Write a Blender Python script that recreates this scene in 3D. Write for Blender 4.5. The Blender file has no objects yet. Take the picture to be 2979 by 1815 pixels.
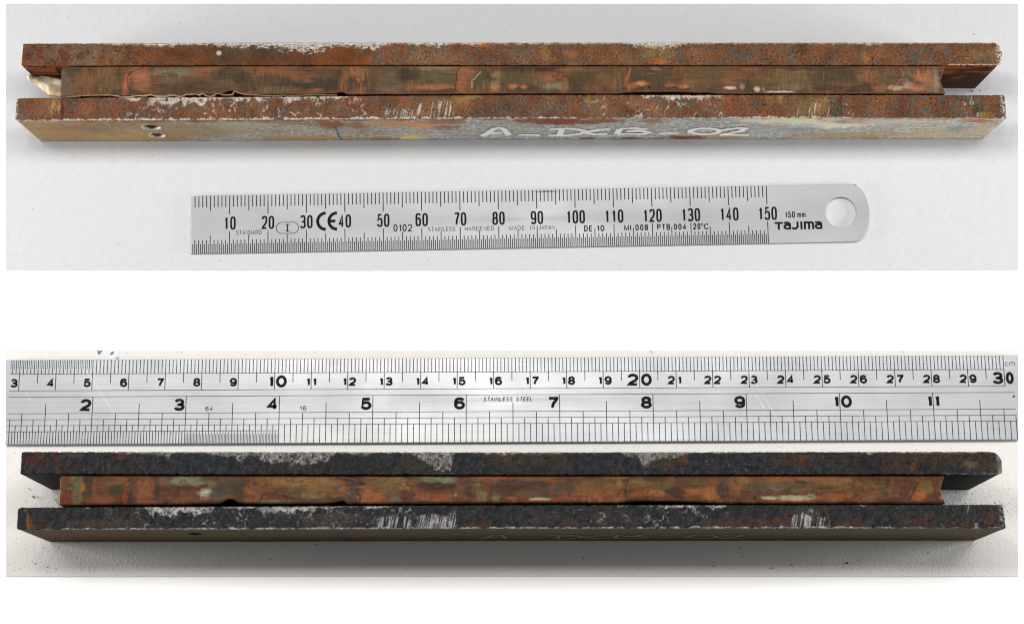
import bpy, bmesh, math, random
import numpy as np
from mathutils import Vector, Matrix
from mathutils.geometry import tessellate_polygon

MM = 0.001
scene = bpy.context.scene
COL = scene.collection

# ---------------------------------------------------------------- camera
TILT = math.atan(1200 / 5000.0)          # camera leans back from straight down
DIST = 470.0                             # mm to the table centre
cam_d = bpy.data.cameras.new('camera')
cam = bpy.data.objects.new('camera', cam_d)
COL.objects.link(cam)
cam.location = (0, -math.sin(TILT) * DIST * MM, math.cos(TILT) * DIST * MM)
cam.rotation_euler = (TILT, 0, 0)
cam_d.sensor_fit = 'HORIZONTAL'
cam_d.sensor_width = 36.0
cam_d.lens = 36.0 * 5000.0 / 2979.0
cam_d.clip_start = 0.01
cam_d.clip_end = 50.0
scene.camera = cam

# ---------------------------------------------------------------- room light, lamps, exposure
world = bpy.data.worlds.new('World')
scene.world = world
world.use_nodes = True
bg = world.node_tree.nodes['Background']
bg.inputs['Color'].default_value = (0.97, 0.985, 1.0, 1)
bg.inputs['Strength'].default_value = 0.12


def area_lamp(name, loc, target, size, energy, color):
    l = bpy.data.lights.new(name, 'AREA')
    l.shape = 'RECTANGLE'
    l.size, l.size_y = size[0] * MM, size[1] * MM
    l.energy = energy
    l.color = color
    o = bpy.data.objects.new(name, l)
    COL.objects.link(o)
    o.location = [c * MM for c in loc]
    d = Vector(target) - Vector(loc)
    o.rotation_euler = d.to_track_quat('-Z', 'Y').to_euler()
    return o


area_lamp('ceiling_panel', (0, 76, 440), (0, -95, 0), (620, 96), 2.38, (1.0, 0.985, 0.965))
area_lamp('added_side_fill', (-400, -28, 64), (0, 45, 12), (110, 50), 1.4, (1.0, 0.99, 0.98))  # added pair of unseen fills to brighten the upper bar's front face
area_lamp('added_side_fill', (400, -28, 64), (0, 45, 12), (110, 50), 1.4, (1.0, 0.99, 0.98))
area_lamp('desk_bulb', (-78, 62, 470), (-36, -20, 0), (26, 40), 0.22, (1.0, 0.86, 0.66))

scene.view_settings.view_transform = 'Standard'
scene.view_settings.look = 'None'
scene.view_settings.exposure = 0.0
scene.view_settings.gamma = 1.0
scene.cycles.filter_width = 1.2

# ---------------------------------------------------------------- surveying the two work surfaces
CX, CY, FOC = 1489.5, 907.5, 5000.0
_d = np.array([0, math.sin(TILT), -math.cos(TILT)])
_u = np.array([0, math.cos(TILT), math.sin(TILT)])
_C = -_d * DIST


class Surface:
    """a flat work surface: origin, slope about x; measures where a sighted point lies on it (mm)"""

    def __init__(s, origin, slope):
        s.o = np.array(origin, float)
        s.slope = slope
        s.ex = np.array([1.0, 0, 0])
        s.ey = np.array([0, math.cos(slope), math.sin(slope)])
        s.n = np.array([0, -math.sin(slope), math.cos(slope)])

    def at(s, px, py, h=0.0):
        r = _d + np.array([1.0, 0, 0]) * (px - CX) / FOC - _u * (py - CY) / FOC
        o = s.o + s.n * h
        k = ((o - _C) @ s.n) / (r @ s.n)
        P = _C + r * k - s.o
        return np.array([P @ s.ex, P @ s.ey])

    def matrix(s, x=0, y=0, h=0, turn=0.0):
        p = (s.o + s.ex * x + s.ey * y + s.n * h) * MM
        return Matrix.Translation(p) @ Matrix.Rotation(s.slope, 4, 'X') @ Matrix.Rotation(turn, 4, 'Z')


LOW = Surface((0, 0, 0), 0.0)
_cr = LOW.at(CX, 905)
HIGH = Surface((0, _cr[1], 0), math.radians(5.45))

# ---------------------------------------------------------------- noise
_rng = np.random.RandomState(7)
_perm = _rng.permutation(512)
_ang = _rng.rand(512) * 2 * math.pi
_gx, _gy = np.cos(_ang), np.sin(_ang)


def gnoise(x, y, seed=0):
    x = np.asarray(x, float) + seed * 17.31
    y = np.asarray(y, float) - seed * 9.77
    xi = np.floor(x).astype(int); yi = np.floor(y).astype(int)
    xf = x - xi; yf = y - yi
    u = xf * xf * xf * (xf * (xf * 6 - 15) + 10)
    v = yf * yf * yf * (yf * (yf * 6 - 15) + 10)

    def g(ix, iy, fx, fy):
        h = _perm[(_perm[ix & 511] + iy) & 511]
        return _gx[h] * fx + _gy[h] * fy
    a = g(xi, yi, xf, yf); b = g(xi + 1, yi, xf - 1, yf)
    c = g(xi, yi + 1, xf, yf - 1); d = g(xi + 1, yi + 1, xf - 1, yf - 1)
    return ((a + u * (b - a)) + v * ((c + u * (d - c)) - (a + u * (b - a)))) * 1.45


def fbm(x, y, scale, seed=0, octaves=4, gain=0.55):
    """about -1..1; scale = size of the largest lumps in mm"""
    t = 0; a = 1.0; n = 0; f = 1.0 / scale
    for o in range(octaves):
        t = t + a * gnoise(x * f, y * f, seed + o * 3)
        n += a * a; a *= gain; f *= 2.03
    return t / math.sqrt(n)


def sst(a, b, x):
    t = np.clip((x - a) / (b - a), 0, 1)
    return t * t * (3 - 2 * t)


def lin(c):
    c = np.asarray(c, float) / 255.0
    return np.where(c <= 0.04045, c / 12.92, ((c + 0.055) / 1.055) ** 2.4)


def mix(a, b, m):
    m = np.asarray(m)[..., None]
    return a * (1 - m) + b * m


def solid(x, c):
    return np.ones(np.shape(x) + (3,)) * lin(c)


def seg_dist(x, y, pts):
    """distance to a polyline"""
    best = np.full(np.shape(x), 1e9)
    for (ax, ay), (bx, by) in zip(pts[:-1], pts[1:]):
        dx, dy = bx - ax, by - ay
        t = np.clip(((x - ax) * dx + (y - ay) * dy) / (dx * dx + dy * dy + 1e-9), 0, 1)
        best = np.minimum(best, np.hypot(x - ax - t * dx, y - ay - t * dy))
    return best


# ---------------------------------------------------------------- objects
def tag(o, label=None, category=None, group=None, kind=None):
    for k, v in (('label', label), ('category', category), ('group', group), ('kind', kind)):
        if v:
            o[k] = v
    return o


def link(name, data, parent=None, matrix=None):
    o = bpy.data.objects.new(name, data)
    COL.objects.link(o)
    if parent is not None:
        o.parent = parent
    if matrix is not None:
        o.matrix_basis = matrix
    return o


def mesh_of(name, verts, faces, mat=None, smooth=False):
    me = bpy.data.meshes.new(name)
    me.from_pydata([tuple(v) for v in verts], [], [tuple(f) for f in faces])
    if mat:
        me.materials.append(mat)
    if smooth:
        me.polygons.foreach_set('use_smooth', [True] * len(me.polygons))
    me.update()
    return me


def grid_mesh(name, P, mat, tint=None, bare=None, closed=True):
    """P: (nu, nv, 3) in mm, lofted along u, profile closed along v, fan caps at both ends"""
    nu, nv, _ = P.shape
    V = P.reshape(-1, 3)
    c0 = P[0].mean(0); c1 = P[-1].mean(0)
    V = np.vstack([V, c0, c1]) * MM
    i = np.arange(nu - 1)[:, None] * nv
    j = np.arange(nv)[None, :]
    jn = (j + 1) % nv
    quads = np.stack([i + j, i + jn, i + nv + jn, i + nv + j], -1).reshape(-1, 4)
    a = np.arange(nv); b = (a + 1) % nv
    t0 = np.stack([np.full(nv, nu * nv), b, a], -1)
    t1 = np.stack([np.full(nv, nu * nv + 1), (nu - 1) * nv + a, (nu - 1) * nv + b], -1)
    tris = np.vstack([t0, t1])
    me = bpy.data.meshes.new(name)
    me.vertices.add(len(V)); me.vertices.foreach_set('co', V.ravel())
    nl = quads.size + tris.size
    me.loops.add(nl)
    me.loops.foreach_set('vertex_index', np.concatenate([quads.ravel(), tris.ravel()]))
    npoly = len(quads) + len(tris)
    me.polygons.add(npoly)
    st = np.concatenate([np.arange(len(quads)) * 4, quads.size + np.arange(len(tris)) * 3])
    me.polygons.foreach_set('loop_start', st)
    me.polygons.foreach_set('use_smooth', np.concatenate([np.ones(len(quads), bool), np.zeros(len(tris), bool)]))
    if tint is not None:
        at = me.attributes.new('tint', 'FLOAT_COLOR', 'POINT')
        c = np.ones((len(V), 4))
        c[:-2, :3] = np.clip(tint.reshape(-1, 3), 0, 1)
        c[-2:, :3] = c[:nu * nv, :3].mean(0)
        at.data.foreach_set('color', c.ravel())
        at = me.attributes.new('bare', 'FLOAT', 'POINT')
        b_ = np.zeros(len(V)); b_[:-2] = np.clip(bare.ravel(), 0, 1)
        at.data.foreach_set('value', b_)
    if mat:
        me.materials.append(mat)
    me.update(calc_edges=True)
    me.validate()
    return me


# ---------------------------------------------------------------- materials
class NT:
    def __init__(s, name):
        s.m = bpy.data.materials.new(name)
        s.m.use_nodes = True
        s.t = s.m.node_tree
        s.b = s.t.nodes['Principled BSDF']

    def n(s, kind, **kw):
        nd = s.t.nodes.new(kind)
        for k, v in kw.items():
            if isinstance(v, (int, float, tuple)) and k in nd.inputs:
                nd.inputs[k].default_value = v
            else:
                setattr(nd, k, v)
        return nd

    def l(s, a, ao, b, bi):
        s.t.links.new(a.outputs[ao], b.inputs[bi])

    def noise(s, scale, detail=4.0, rough=0.55, stretch=None, dist=0.0):
        tc = s.n('ShaderNodeTexCoord')
        nz = s.n('ShaderNodeTexNoise')
        nz.inputs['Scale'].default_value = scale
        nz.inputs['Detail'].default_value = detail
        nz.inputs['Roughness'].default_value = rough
        nz.inputs['Distortion'].default_value = dist
        if stretch:
            mp = s.n('ShaderNodeMapping')
            mp.inputs['Scale'].default_value = stretch
            s.l(tc, 'Object', mp, 'Vector'); s.l(mp, 'Vector', nz, 'Vector')
        else:
            s.l(tc, 'Object', nz, 'Vector')
        return nz

    def ramp(s, src, out, stops):
        r = s.n('ShaderNodeValToRGB')
        s.l(src, out, r, 'Fac')
        el = r.color_ramp.elements
        while len(el) < len(stops):
            el.new(0.5)
        for e, (p, c) in zip(el, stops):
            e.position = p
            e.color = c if len(c) == 4 else (*c, 1)
        return r

    def bump(s, src, out, dist, strength=1.0, prev=None):
        b = s.n('ShaderNodeBump')
        b.inputs['Distance'].default_value = dist
        b.inputs['Strength'].default_value = strength
        s.l(src, out, b, 'Height')
        if prev:
            s.l(prev, 'Normal', b, 'Normal')
        s.l(b, 'Normal', s.b, 'Normal')
        return b


def corroded(name, rough, rough_bare, grain, bump, coat=0.0, metal=0.55, spec=0.4, coat_rough=0.22, wave=0.0):
    """colour comes with the metal itself (corrosion patches in 'tint', worn steel in 'bare'), grain on top"""
    k = NT(name)
    at = k.n('ShaderNodeAttribute', attribute_name='tint')
    ab = k.n('ShaderNodeAttribute', attribute_name='bare')
    nz = k.noise(4200, 3.0, 0.6)
    rp = k.ramp(nz, 'Fac', [(0.25, (1 - grain,) * 3), (0.75, (1 + grain,) * 3)])
    mx = k.n('ShaderNodeMix', data_type='RGBA', blend_type='MULTIPLY')
    mx.inputs['Factor'].default_value = 1.0
    k.l(at, 'Color', mx, 'A'); k.l(rp, 'Color', mx, 'B')
    k.l(mx, 'Result', k.b, 'Base Color')
    mr = k.n('ShaderNodeMapRange')
    mr.inputs['To Min'].default_value = rough; mr.inputs['To Max'].default_value = rough_bare
    k.l(ab, 'Fac', mr, 'Value'); k.l(mr, 'Result', k.b, 'Roughness')
    mm = k.n('ShaderNodeMath', operation='MULTIPLY')
    mm.inputs[1].default_value = metal
    k.l(ab, 'Fac', mm, 0); k.l(mm, 'Value', k.b, 'Metallic')
    k.b.inputs['Specular IOR Level'].default_value = spec
    k.b.inputs['Coat Weight'].default_value = coat
    k.b.inputs['Coat Roughness'].default_value = coat_rough
    n2 = k.noise(2600, 5.0, 0.62)
    bp = k.bump(n2, 'Fac', bump * MM)
    if wave:                                  # a slightly wavy varnish over it
        n3 = k.noise(230, 2.0, 0.45, (0.8, 1.0, 1.0), 0.8)
        b2 = k.n('ShaderNodeBump')
        b2.inputs['Distance'].default_value = wave * MM
        k.l(n3, 'Fac', b2, 'Height')
        k.l(b2, 'Normal', k.b, 'Coat Normal')
    return k.m


def plain(name, rgb, rough=0.6, metal=0.0, var=0.08, scale=900, bump=0.0, spec=0.4):
    k = NT(name)
    nz = k.noise(scale, 4.0)
    lo = tuple(c * (1 - var) for c in rgb); hi = tuple(min(1, c * (1 + var)) for c in rgb)
    rp = k.ramp(nz, 'Fac', [(0.3, lo), (0.7, hi)])
    k.l(rp, 'Color', k.b, 'Base Color')
    k.b.inputs['Roughness'].default_value = rough
    k.b.inputs['Metallic'].default_value = metal
    k.b.inputs['Specular IOR Level'].default_value = spec
    if bump:
        k.bump(nz, 'Fac', bump * MM)
    return k.m


def brushed(name, rgb, rough, metal, streak):
    k = NT(name)
    n1 = k.noise(1.0, 3.0, 0.6, (55, 9000, 300))
    n2 = k.noise(60, 3.0)
    r1 = k.ramp(n1, 'Fac', [(0.25, tuple(c * (1 - streak) for c in rgb)), (0.75, tuple(min(1, c * (1 + streak)) for c in rgb))])
    k.l(r1, 'Color', k.b, 'Base Color')
    k.b.inputs['Metallic'].default_value = metal
    r2 = k.ramp(n2, 'Fac', [(0.3, (rough - 0.04,) * 3), (0.7, (rough + 0.04,) * 3)])
    k.l(r2, 'Color', k.b, 'Roughness')
    k.b.inputs['Anisotropic'].default_value = 0.5
    k.bump(n1, 'Fac', 0.004 * MM, 0.6)
    return k.m


M = {}
M['white'] = plain('white_laminate', (0.93, 0.93, 0.93), 0.7, var=0.005, spec=0.2)
M['paper'] = plain('cool_white_paper', (0.535, 0.550, 0.572), 0.85, var=0.02, scale=420, bump=0.09, spec=0.15)


def leather():
    k = NT('grained_white_laminate')
    nz = k.noise(1700, 2.0, 0.5, dist=0.4)
    fine = k.noise(160, 3.0)
    rp = k.ramp(fine, 'Fac', [(0.3, (0.615, 0.600, 0.580)), (0.7, (0.640, 0.625, 0.603))])
    k.l(rp, 'Color', k.b, 'Base Color')
    k.b.inputs['Roughness'].default_value = 0.5
    k.b.inputs['Specular IOR Level'].default_value = 0.35
    k.bump(nz, 'Fac', 0.085 * MM, 1.0)
    return k.m


M['leather'] = leather()
M['rust_a'] = corroded('rusted_steel', 0.9, 0.5, 0.34, 0.2, metal=0.25, spec=0.12)
M['rust_b'] = corroded('blackened_steel', 0.7, 0.42, 0.32, 0.2, metal=0.3, spec=0.16)
M['core_a'] = corroded('scratched_stained_adhesive', 0.7, 0.5, 0.16, 0.035, metal=0.0, spec=0.12)
M['core_b'] = corroded('varnished_stained_adhesive', 0.5, 0.35, 0.08, 0.03, coat=0.07, metal=0.0, spec=0.1, coat_rough=0.16, wave=0.05)
M['steel_satin'] = brushed('satin_chrome_steel', (0.295, 0.302, 0.31), 0.5, 0.3, 0.05)
M['steel_brush'] = brushed('brushed_steel', (0.285, 0.295, 0.31), 0.38, 0.27, 0.16)
M['ink'] = plain('black_engraved_paint', (0.008, 0.008, 0.008), 0.8, var=0.2, spec=0.08)
M['ink_hair'] = plain('grey_black_line_paint', (0.011, 0.011, 0.012), 0.8, var=0.2, spec=0.08)
M['scratch'] = plain('fresh_scratch', (0.58, 0.58, 0.57), 0.4, 0.3, var=0.1)
M['chalk'] = plain('white_paint_marker', (0.90, 0.90, 0.89), 0.8, var=0.06, scale=2500)
M['chalk_old'] = plain('faded_paint_marker', (0.13, 0.118, 0.075), 0.8, var=0.3, scale=2500)
M['film'] = plain('tan_peeled_film', (0.48, 0.34, 0.21), 0.6, var=0.3, scale=700)
M['rim'] = plain('scraped_steel_rim', (0.50, 0.48, 0.46), 0.5, 0.2, var=0.4, scale=2500, bump=0.06)
M['hole'] = plain('dark_hole_rust', (0.03, 0.018, 0.012), 0.8, var=0.4, scale=1500)
M['crumb'] = plain('black_rust_crumb', (0.02, 0.018, 0.017), 0.8, var=0.3)
M['blue'] = plain('blue_marker_ink', (0.035, 0.16, 0.42), 0.6, var=0.45, scale=700)
M['blue_pale'] = plain('pale_blue_marker_ink', (0.16, 0.36, 0.60), 0.6, var=0.4, scale=700)
M['blue_dark'] = plain('dark_blue_marker_ink', (0.02, 0.10, 0.18), 0.6, var=0.3, scale=900)
M['violet'] = plain('violet_black_ink', (0.03, 0.03, 0.08), 0.6, var=0.3)

# ---------------------------------------------------------------- the table and its two work surfaces
def prism(name, section, x0, x1, mat):
    n = len(section)
    v = [(x0 * MM, y * MM, z * MM) for y, z in section] + [(x1 * MM, y * MM, z * MM) for y, z in section]
    f = [(i, (i + 1) % n, n + (i + 1) % n, n + i) for i in range(n)]
    f += [tuple(range(n - 1, -1, -1)), tuple(range(n, 2 * n))]
    return mesh_of(name, v, f, mat)


_far = HIGH.o + HIGH.ey * 160
table = link('table_top', prism('table_top', [(-190, -25), (-190, 0), (_cr[1], 0), (_far[1], _far[2]), (_far[1], -25)][::-1],
                                -230, 230, M['white']))
tag(table, kind='structure')


def sheet(name, surf, px0, py0, px1, py1, thick, mat):
    c = [surf.at(px0, py1, thick), surf.at(px1, py1, thick), surf.at(px1, py0, thick), surf.at(px0, py0, thick)]
    v = [(x * MM, y * MM, 0.03 * MM) for x, y in c] + [(x * MM, y * MM, thick * MM) for x, y in c]
    f = [(4, 5, 6, 7), (3, 2, 1, 0)] + [(i, (i + 1) % 4, 4 + (i + 1) % 4, 4 + i) for i in range(4)]
    o = link(name, mesh_of(name, v, f, mat), None, surf.matrix())
    return tag(o, kind='structure')


SH = 0.3
sheet_a = sheet('paper_surface', HIGH, 16, 12, 2963, 787, SH, M['paper'])
sheet_b = sheet('laminate_surface', LOW, 16, 1019, 2963, 1676, SH, M['leather'])

# ---------------------------------------------------------------- bonded bars: shape
def blobs(col, px, v, X, Q, items, seed, warp=0.35, soft=0.35, fine=0.12):
    """stains, and one painted glint, with ragged outlines; (station, across, radius, radius, colour, strength)"""
    w1 = fbm(X, Q, 3.2, seed, 3); w2 = fbm(X, Q, 3.2, seed + 41, 3)
    w3 = fbm(X, Q, 0.7, seed + 77, 2)
    for k, (bx, bv, rx, rv, c, a) in enumerate(items):
        sel = (np.abs(px - bx) < rx * 2.2 + 4) & (np.abs(v - bv) < rv * 2.4 + 0.05)
        if not sel.any():
            continue
        dx = (px[sel] - bx) / rx + warp * w1[sel] + fine * w3[sel]
        dy = (v[sel] - bv) / rv + warp * w2[sel]
        m = sst(1 + soft, 1 - soft, np.hypot(dx, dy)) * a
        col[sel] = mix(col[sel], lin(c) * np.ones(3), m)
    return col


def strokes(col, px, v, scale_v, items, X, Q, seed):
    """cracks and thin marks: (points in station/across, half width px, colour, strength)"""
    wob = fbm(X, Q, 1.6, seed, 3) * 4
    for pts, hw, c, a in items:
        xs = [p[0] for p in pts]
        sel = (px > min(xs) - 15) & (px < max(xs) + 15)
        d = seg_dist(px[sel] + wob[sel], v[sel] * scale_v, [(p[0], p[1] * scale_v) for p in pts])
        col[sel] = mix(col[sel], lin(c) * np.ones(3), sst(hw * 1.5, hw * 0.6, d) * a)
    return col


class Bar:
    def __init__(s, surf, y0, H, shrink):
        s.surf, s.y0, s.H, s.shrink = surf, y0, H, shrink

    def mm(s, px, py, h=None):
        p = s.surf.at(px, py, SH + (s.H if h is None else h))
        return p[0], p[1] - s.y0

    def edge(s, pts):
        q = [s.mm(*p) for p in pts]
        xs = [a for a, _ in q]; ys = [b for _, b in q]
        return lambda x: np.interp(x, xs, ys)

    def st(s, px, w):
        """station along the bar of a mark seen w of the way down the front face"""
        return CX + (px - CX) / (1 - s.shrink * w)


def loft(bar, back_pts, front_pts, ends, rounds, H, step, nz_front, relief, paint, top_z=0.0, holes=(), notch=None, ends_fn=None, bev=0.18, chips=0.0):
    """one long bar: back face, top, front face as a single skin. ends = px of (left-back, left-front, right-back, right-front)"""
    fb, ff = bar.edge(back_pts), bar.edge(front_pts)
    lb = bar.mm(ends[0], back_pts[0][1])[0]; lf = bar.mm(ends[1], front_pts[0][1])[0]
    rb = bar.mm(ends[2], back_pts[-1][1])[0]; rf = bar.mm(ends[3], front_pts[-1][1])[0]
    nu = int((rb - lb) / step) + 1
    W = float(fb(0) - ff(0))
    nt = max(12, int(W / step))
    # profile
    prof = [(0.0, z, 0, (1.0, 0.0)) for z in np.linspace(0.02, H - bev, 7)]
    b = bev / W
    prof += [(b * 0.3, H - bev * 0.3, 0, (0.7, 0.7))]
    prof += [(t, H, 1, (0.0, 1.0)) for t in np.linspace(b, 1 - b, nt)]
    prof += [(1 - b * 0.3, H - bev * 0.3, 1, (-0.7, 0.7))]
    prof += [(1.0, z, 2, (-1.0, 0.0)) for z in np.linspace(H - bev, 0.02, nz_front)]
    t = np.array([p[0] for p in prof]); z = np.array([p[1] for p in prof])
    zone = np.array([p[2] for p in prof]); nrm = np.array([p[3] for p in prof])
    nv = len(prof)
    q = np.where(zone == 0, -(H - z), np.where(zone == 1, t * W, W + (H - z)))
    xl = lb + (lf - lb) * t; xr = rb + (rf - rb) * t
    pl = ends[0] + (ends[1] - ends[0]) * t; pr = ends[2] + (ends[3] - ends[2]) * t

    def inset(r, d):
        d = np.minimum(d, r)
        return r - np.sqrt(np.maximum(r * r - (r - d) ** 2, 0)) if r > 0 else d * 0
    dB, dF = t * W, (1 - t) * W
    xl = xl + inset(rounds[0], dB) + inset(rounds[1], dF)
    xr = xr - inset(rounds[2], dB) - inset(rounds[3], dF)
    if ends_fn is not None:
        a_, b_ = ends_fn(t)
        xl = xl + a_; xr = xr + b_
    s = np.linspace(0, 1, nu)[:, None]
    X = xl[None] + (xr - xl)[None] * s
    px = CX + (X - 0.5 * (lf + rf)) * ((ends[3] - ends[1]) / (rf - lf)) + (0.5 * (ends[1] + ends[3]) - CX)
    T = np.broadcast_to(t, X.shape); Z = np.broadcast_to(z, X.shape).copy(); Q = np.broadcast_to(q, X.shape)
    ZO = np.broadcast_to(zone, X.shape)
    yb, yf = fb(X), ff(X)
    if notch is not None:
        yf = yf + notch(px, X)
    Y = yb + (yf - yb) * T
    d = relief(X, Q, px, T, ZO)
    N = nrm[None]
    Y = Y + d * N[..., 0]
    Z = Z + d * N[..., 1] + (top_z if top_z else 0) * (ZO == 1)
    if chips:                                  # broken, crumbling long edges
        for sg, dist, sd in ((1, T * W, 61.0), (-1, (1 - T) * W, 87.0)):
            ck = chips * (sst(0.0, 0.9, fbm(X, X * 0 + sd, 1.3, 661, 4, 0.65)) + 0.25 * fbm(X, X * 0 + sd, 0.5, 667, 2))
            near = np.where(ZO == 1, np.exp(-dist / 0.35), np.where((ZO == (0 if sg > 0 else 2)), np.exp(-(H - Z) / 0.8), 0))
            Y = Y - sg * ck * near
            Z = Z - 0.5 * np.maximum(ck, 0) * near * (ZO == 1)
    rim = np.zeros(X.shape)
    for hx, hz, r, depth in holes:
        rr = np.hypot(X - hx, Z - hz)
        inside = (ZO == 2) & (rr < r)
        Y = np.where(inside, Y + depth * sst(r, r * 0.8, rr), Y)
        rim = np.maximum(rim, np.where((ZO == 2), sst(r * 0.98, r * 0.8, rr), 0))
    tint, bare = paint(px, T, ZO, X, Q, (H - Z) / H)
    tint = mix(tint, solid(X, (40, 26, 18)), rim)
    P = np.stack([X, Y, Z], -1)
    # profile runs back-bottom -> front-bottom; flip so that the skin faces outwards
    return grid_mesh('skin', P[:, ::-1], None, tint[:, ::-1], bare[:, ::-1])


def profile_line(px, knots):
    xs = [k[0] for k in knots]; ys = [k[1] for k in knots]
    return np.interp(px, xs, ys)


def rust_skin(X, Q, seed):
    n1 = fbm(X, Q, 4.0, seed, 4); n2 = fbm(X, Q, 1.3, seed + 5, 3)
    c = mix(solid(X, (100, 84, 74)), solid(X, (116, 72, 46)), sst(-0.6, 0.35, n1 + 0.5 * n2))
    return mix(c, solid(X, (134, 82, 50)), sst(0.2, 0.9, n2 + 0.3 * n1) * 0.6)


def rust_grain(c, X, Q, seed, amount):
    """crumbly surface: orange, black and grey grains a fraction of a millimetre across"""
    g1 = fbm(X, Q, 0.75, seed, 3, 0.7); g2 = fbm(X, Q, 0.6, seed + 11, 3, 0.7); g3 = fbm(X, Q, 0.8, seed + 23, 3, 0.7); g4 = fbm(X, Q, 0.5, seed + 37, 2)
    big = fbm(X, Q, 2.6, seed + 51, 3); patch = fbm(X, Q, 4.0, seed + 61, 4)
    amount = amount * (0.55 + 0.6 * sst(-0.5, 0.5, patch))
    c = mix(c, solid(X, (152, 90, 53)), sst(0.2, 0.8, g1 + 0.4 * big) * 0.7 * amount)
    c = mix(c, solid(X, (104, 100, 100)), sst(0.2, 0.75, g3 - 0.45 * big) * 0.65 * amount)
    c = mix(c, solid(X, (52, 34, 26)), sst(0.05, 0.7, g2) * 0.85 * amount)
    c = mix(c, solid(X, (186, 160, 140)), sst(0.4, 1.0, g4) * 0.75 * amount)
    c = c * (1 + 0.33 * fbm(X, Q, 5.5, seed + 71, 4))[..., None]
    return c


PITS_A = [(82, .62, .75), (118, .45, 1.3), (150, .78, .5), (188, .62, 1.0), (176, .38, .7), (186, .9, .4), (232, .6, .95), (254, .4, .6), (270, .66, .4), (300, .35, .5), (296, .72, .9), (322, .8, .5), (338, .22, 1.0), (371, .2, .8),
          (378, .55, 1.0), (405, .45, .8), (392, .8, .5), (430, .3, .6), (95, .2, .6), (140, .2, .5), (510, .5, .5), (525, .55, .45), (600, .45, .6), (640, .3, .4), (1336, .14, .6), (1170, .2, .4), (1240, .45, .4)]


def pits(px, T, W, items):
    inside = np.zeros(px.shape); ring = np.zeros(px.shape)
    for bx, bt, r in items:
        sel = np.abs(px - bx) < r * 22
        wob = 0.10 * np.sin(5 * np.arctan2(T[sel] - bt, (px[sel] - bx) / 66) + bx)
        d = np.hypot((px[sel] - bx) / 10.66, (T[sel] - bt) * W) / r + wob
        inside[sel] = np.maximum(inside[sel], sst(1.0, 0.75, d))
        ring[sel] = np.maximum(ring[sel], sst(0.25, 0.1, np.abs(d - 1.02)))
    return inside, ring


def crackle(X, Q, scale, seed, width):
    n = fbm(X, Q, scale, seed, 3)
    return sst(width, width * 0.3, np.abs(n))


def black_skin(X, Q, seed):
    n1 = fbm(X, Q, 4.5, seed, 4); n2 = fbm(X, Q, 1.6, seed + 5, 3)
    c = mix(solid(X, (40, 42, 45)), solid(X, (60, 62, 66)), sst(-0.5, 0.7, n2))
    return mix(c, solid(X, (58, 52, 48)), sst(0.1, 0.8, n1) * 0.6)


def black_grain(c, X, Q, seed):
    g1 = fbm(X, Q, 1.1, seed, 3, 0.6); g2 = fbm(X * 0.8 + 0.5 * Q, Q, 1.4, seed + 9, 3, 0.6); g3 = fbm(X, Q, 0.6, seed + 17, 2)
    c = mix(c, solid(X, (22, 22, 23)), sst(0.1, 0.7, g2) * 0.75)
    c = mix(c, solid(X, (98, 100, 102)), sst(0.4, 1.0, g1) * 0.5)
    return mix(c, solid(X, (130, 128, 126)), sst(0.8, 1.2, g3) * 0.4)


STEEL_A, STEEL_B = (206, 200, 190), (182, 180, 180)


def relief_rust(seed, amp):
    def f(X, Q, px, T, ZO):
        top = 0.45 * fbm(X, Q, 1.8, seed, 4) + 0.6 * fbm(X, Q, 0.7, seed + 3, 3, 0.7)
        face = 0.35 * fbm(X, Q, 4.0, seed + 8, 3)
        if seed == 601:
            top = top - 1.2 * pits(px, T, 6.1, PITS_A)[0] + 0.6 * pits(px, T, 6.1, PITS_A)[1]
        return np.where(ZO == 1, top, face) * amp
    return f


def relief_scale(seed, amp):
    """flaking mill scale: flat terraces with broken steps between them"""
    def f(X, Q, px, T, ZO):
        h = fbm(X, Q, 3.2, seed, 4) * 2.2
        ter = np.floor(h) + sst(0.35, 0.65, h - np.floor(h))
        top = 0.75 * ter / 1.6 + 0.4 * fbm(X, Q, 0.9, seed + 3, 3)
        face = 0.3 * fbm(X, Q, 4.0, seed + 8, 3)
        return np.where(ZO == 1, top, face) * amp
    return f


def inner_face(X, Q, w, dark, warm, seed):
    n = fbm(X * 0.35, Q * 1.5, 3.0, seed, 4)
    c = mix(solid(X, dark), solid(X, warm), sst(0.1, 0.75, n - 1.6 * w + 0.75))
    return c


# ---------------------------------------------------------------- bar A: rusted, before cleaning
A = Bar(HIGH, HIGH.at(CX, 404, SH)[1], 23.0, 0.049)
GA = 0.90                      # photo colours to surface colours under this room's light


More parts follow.
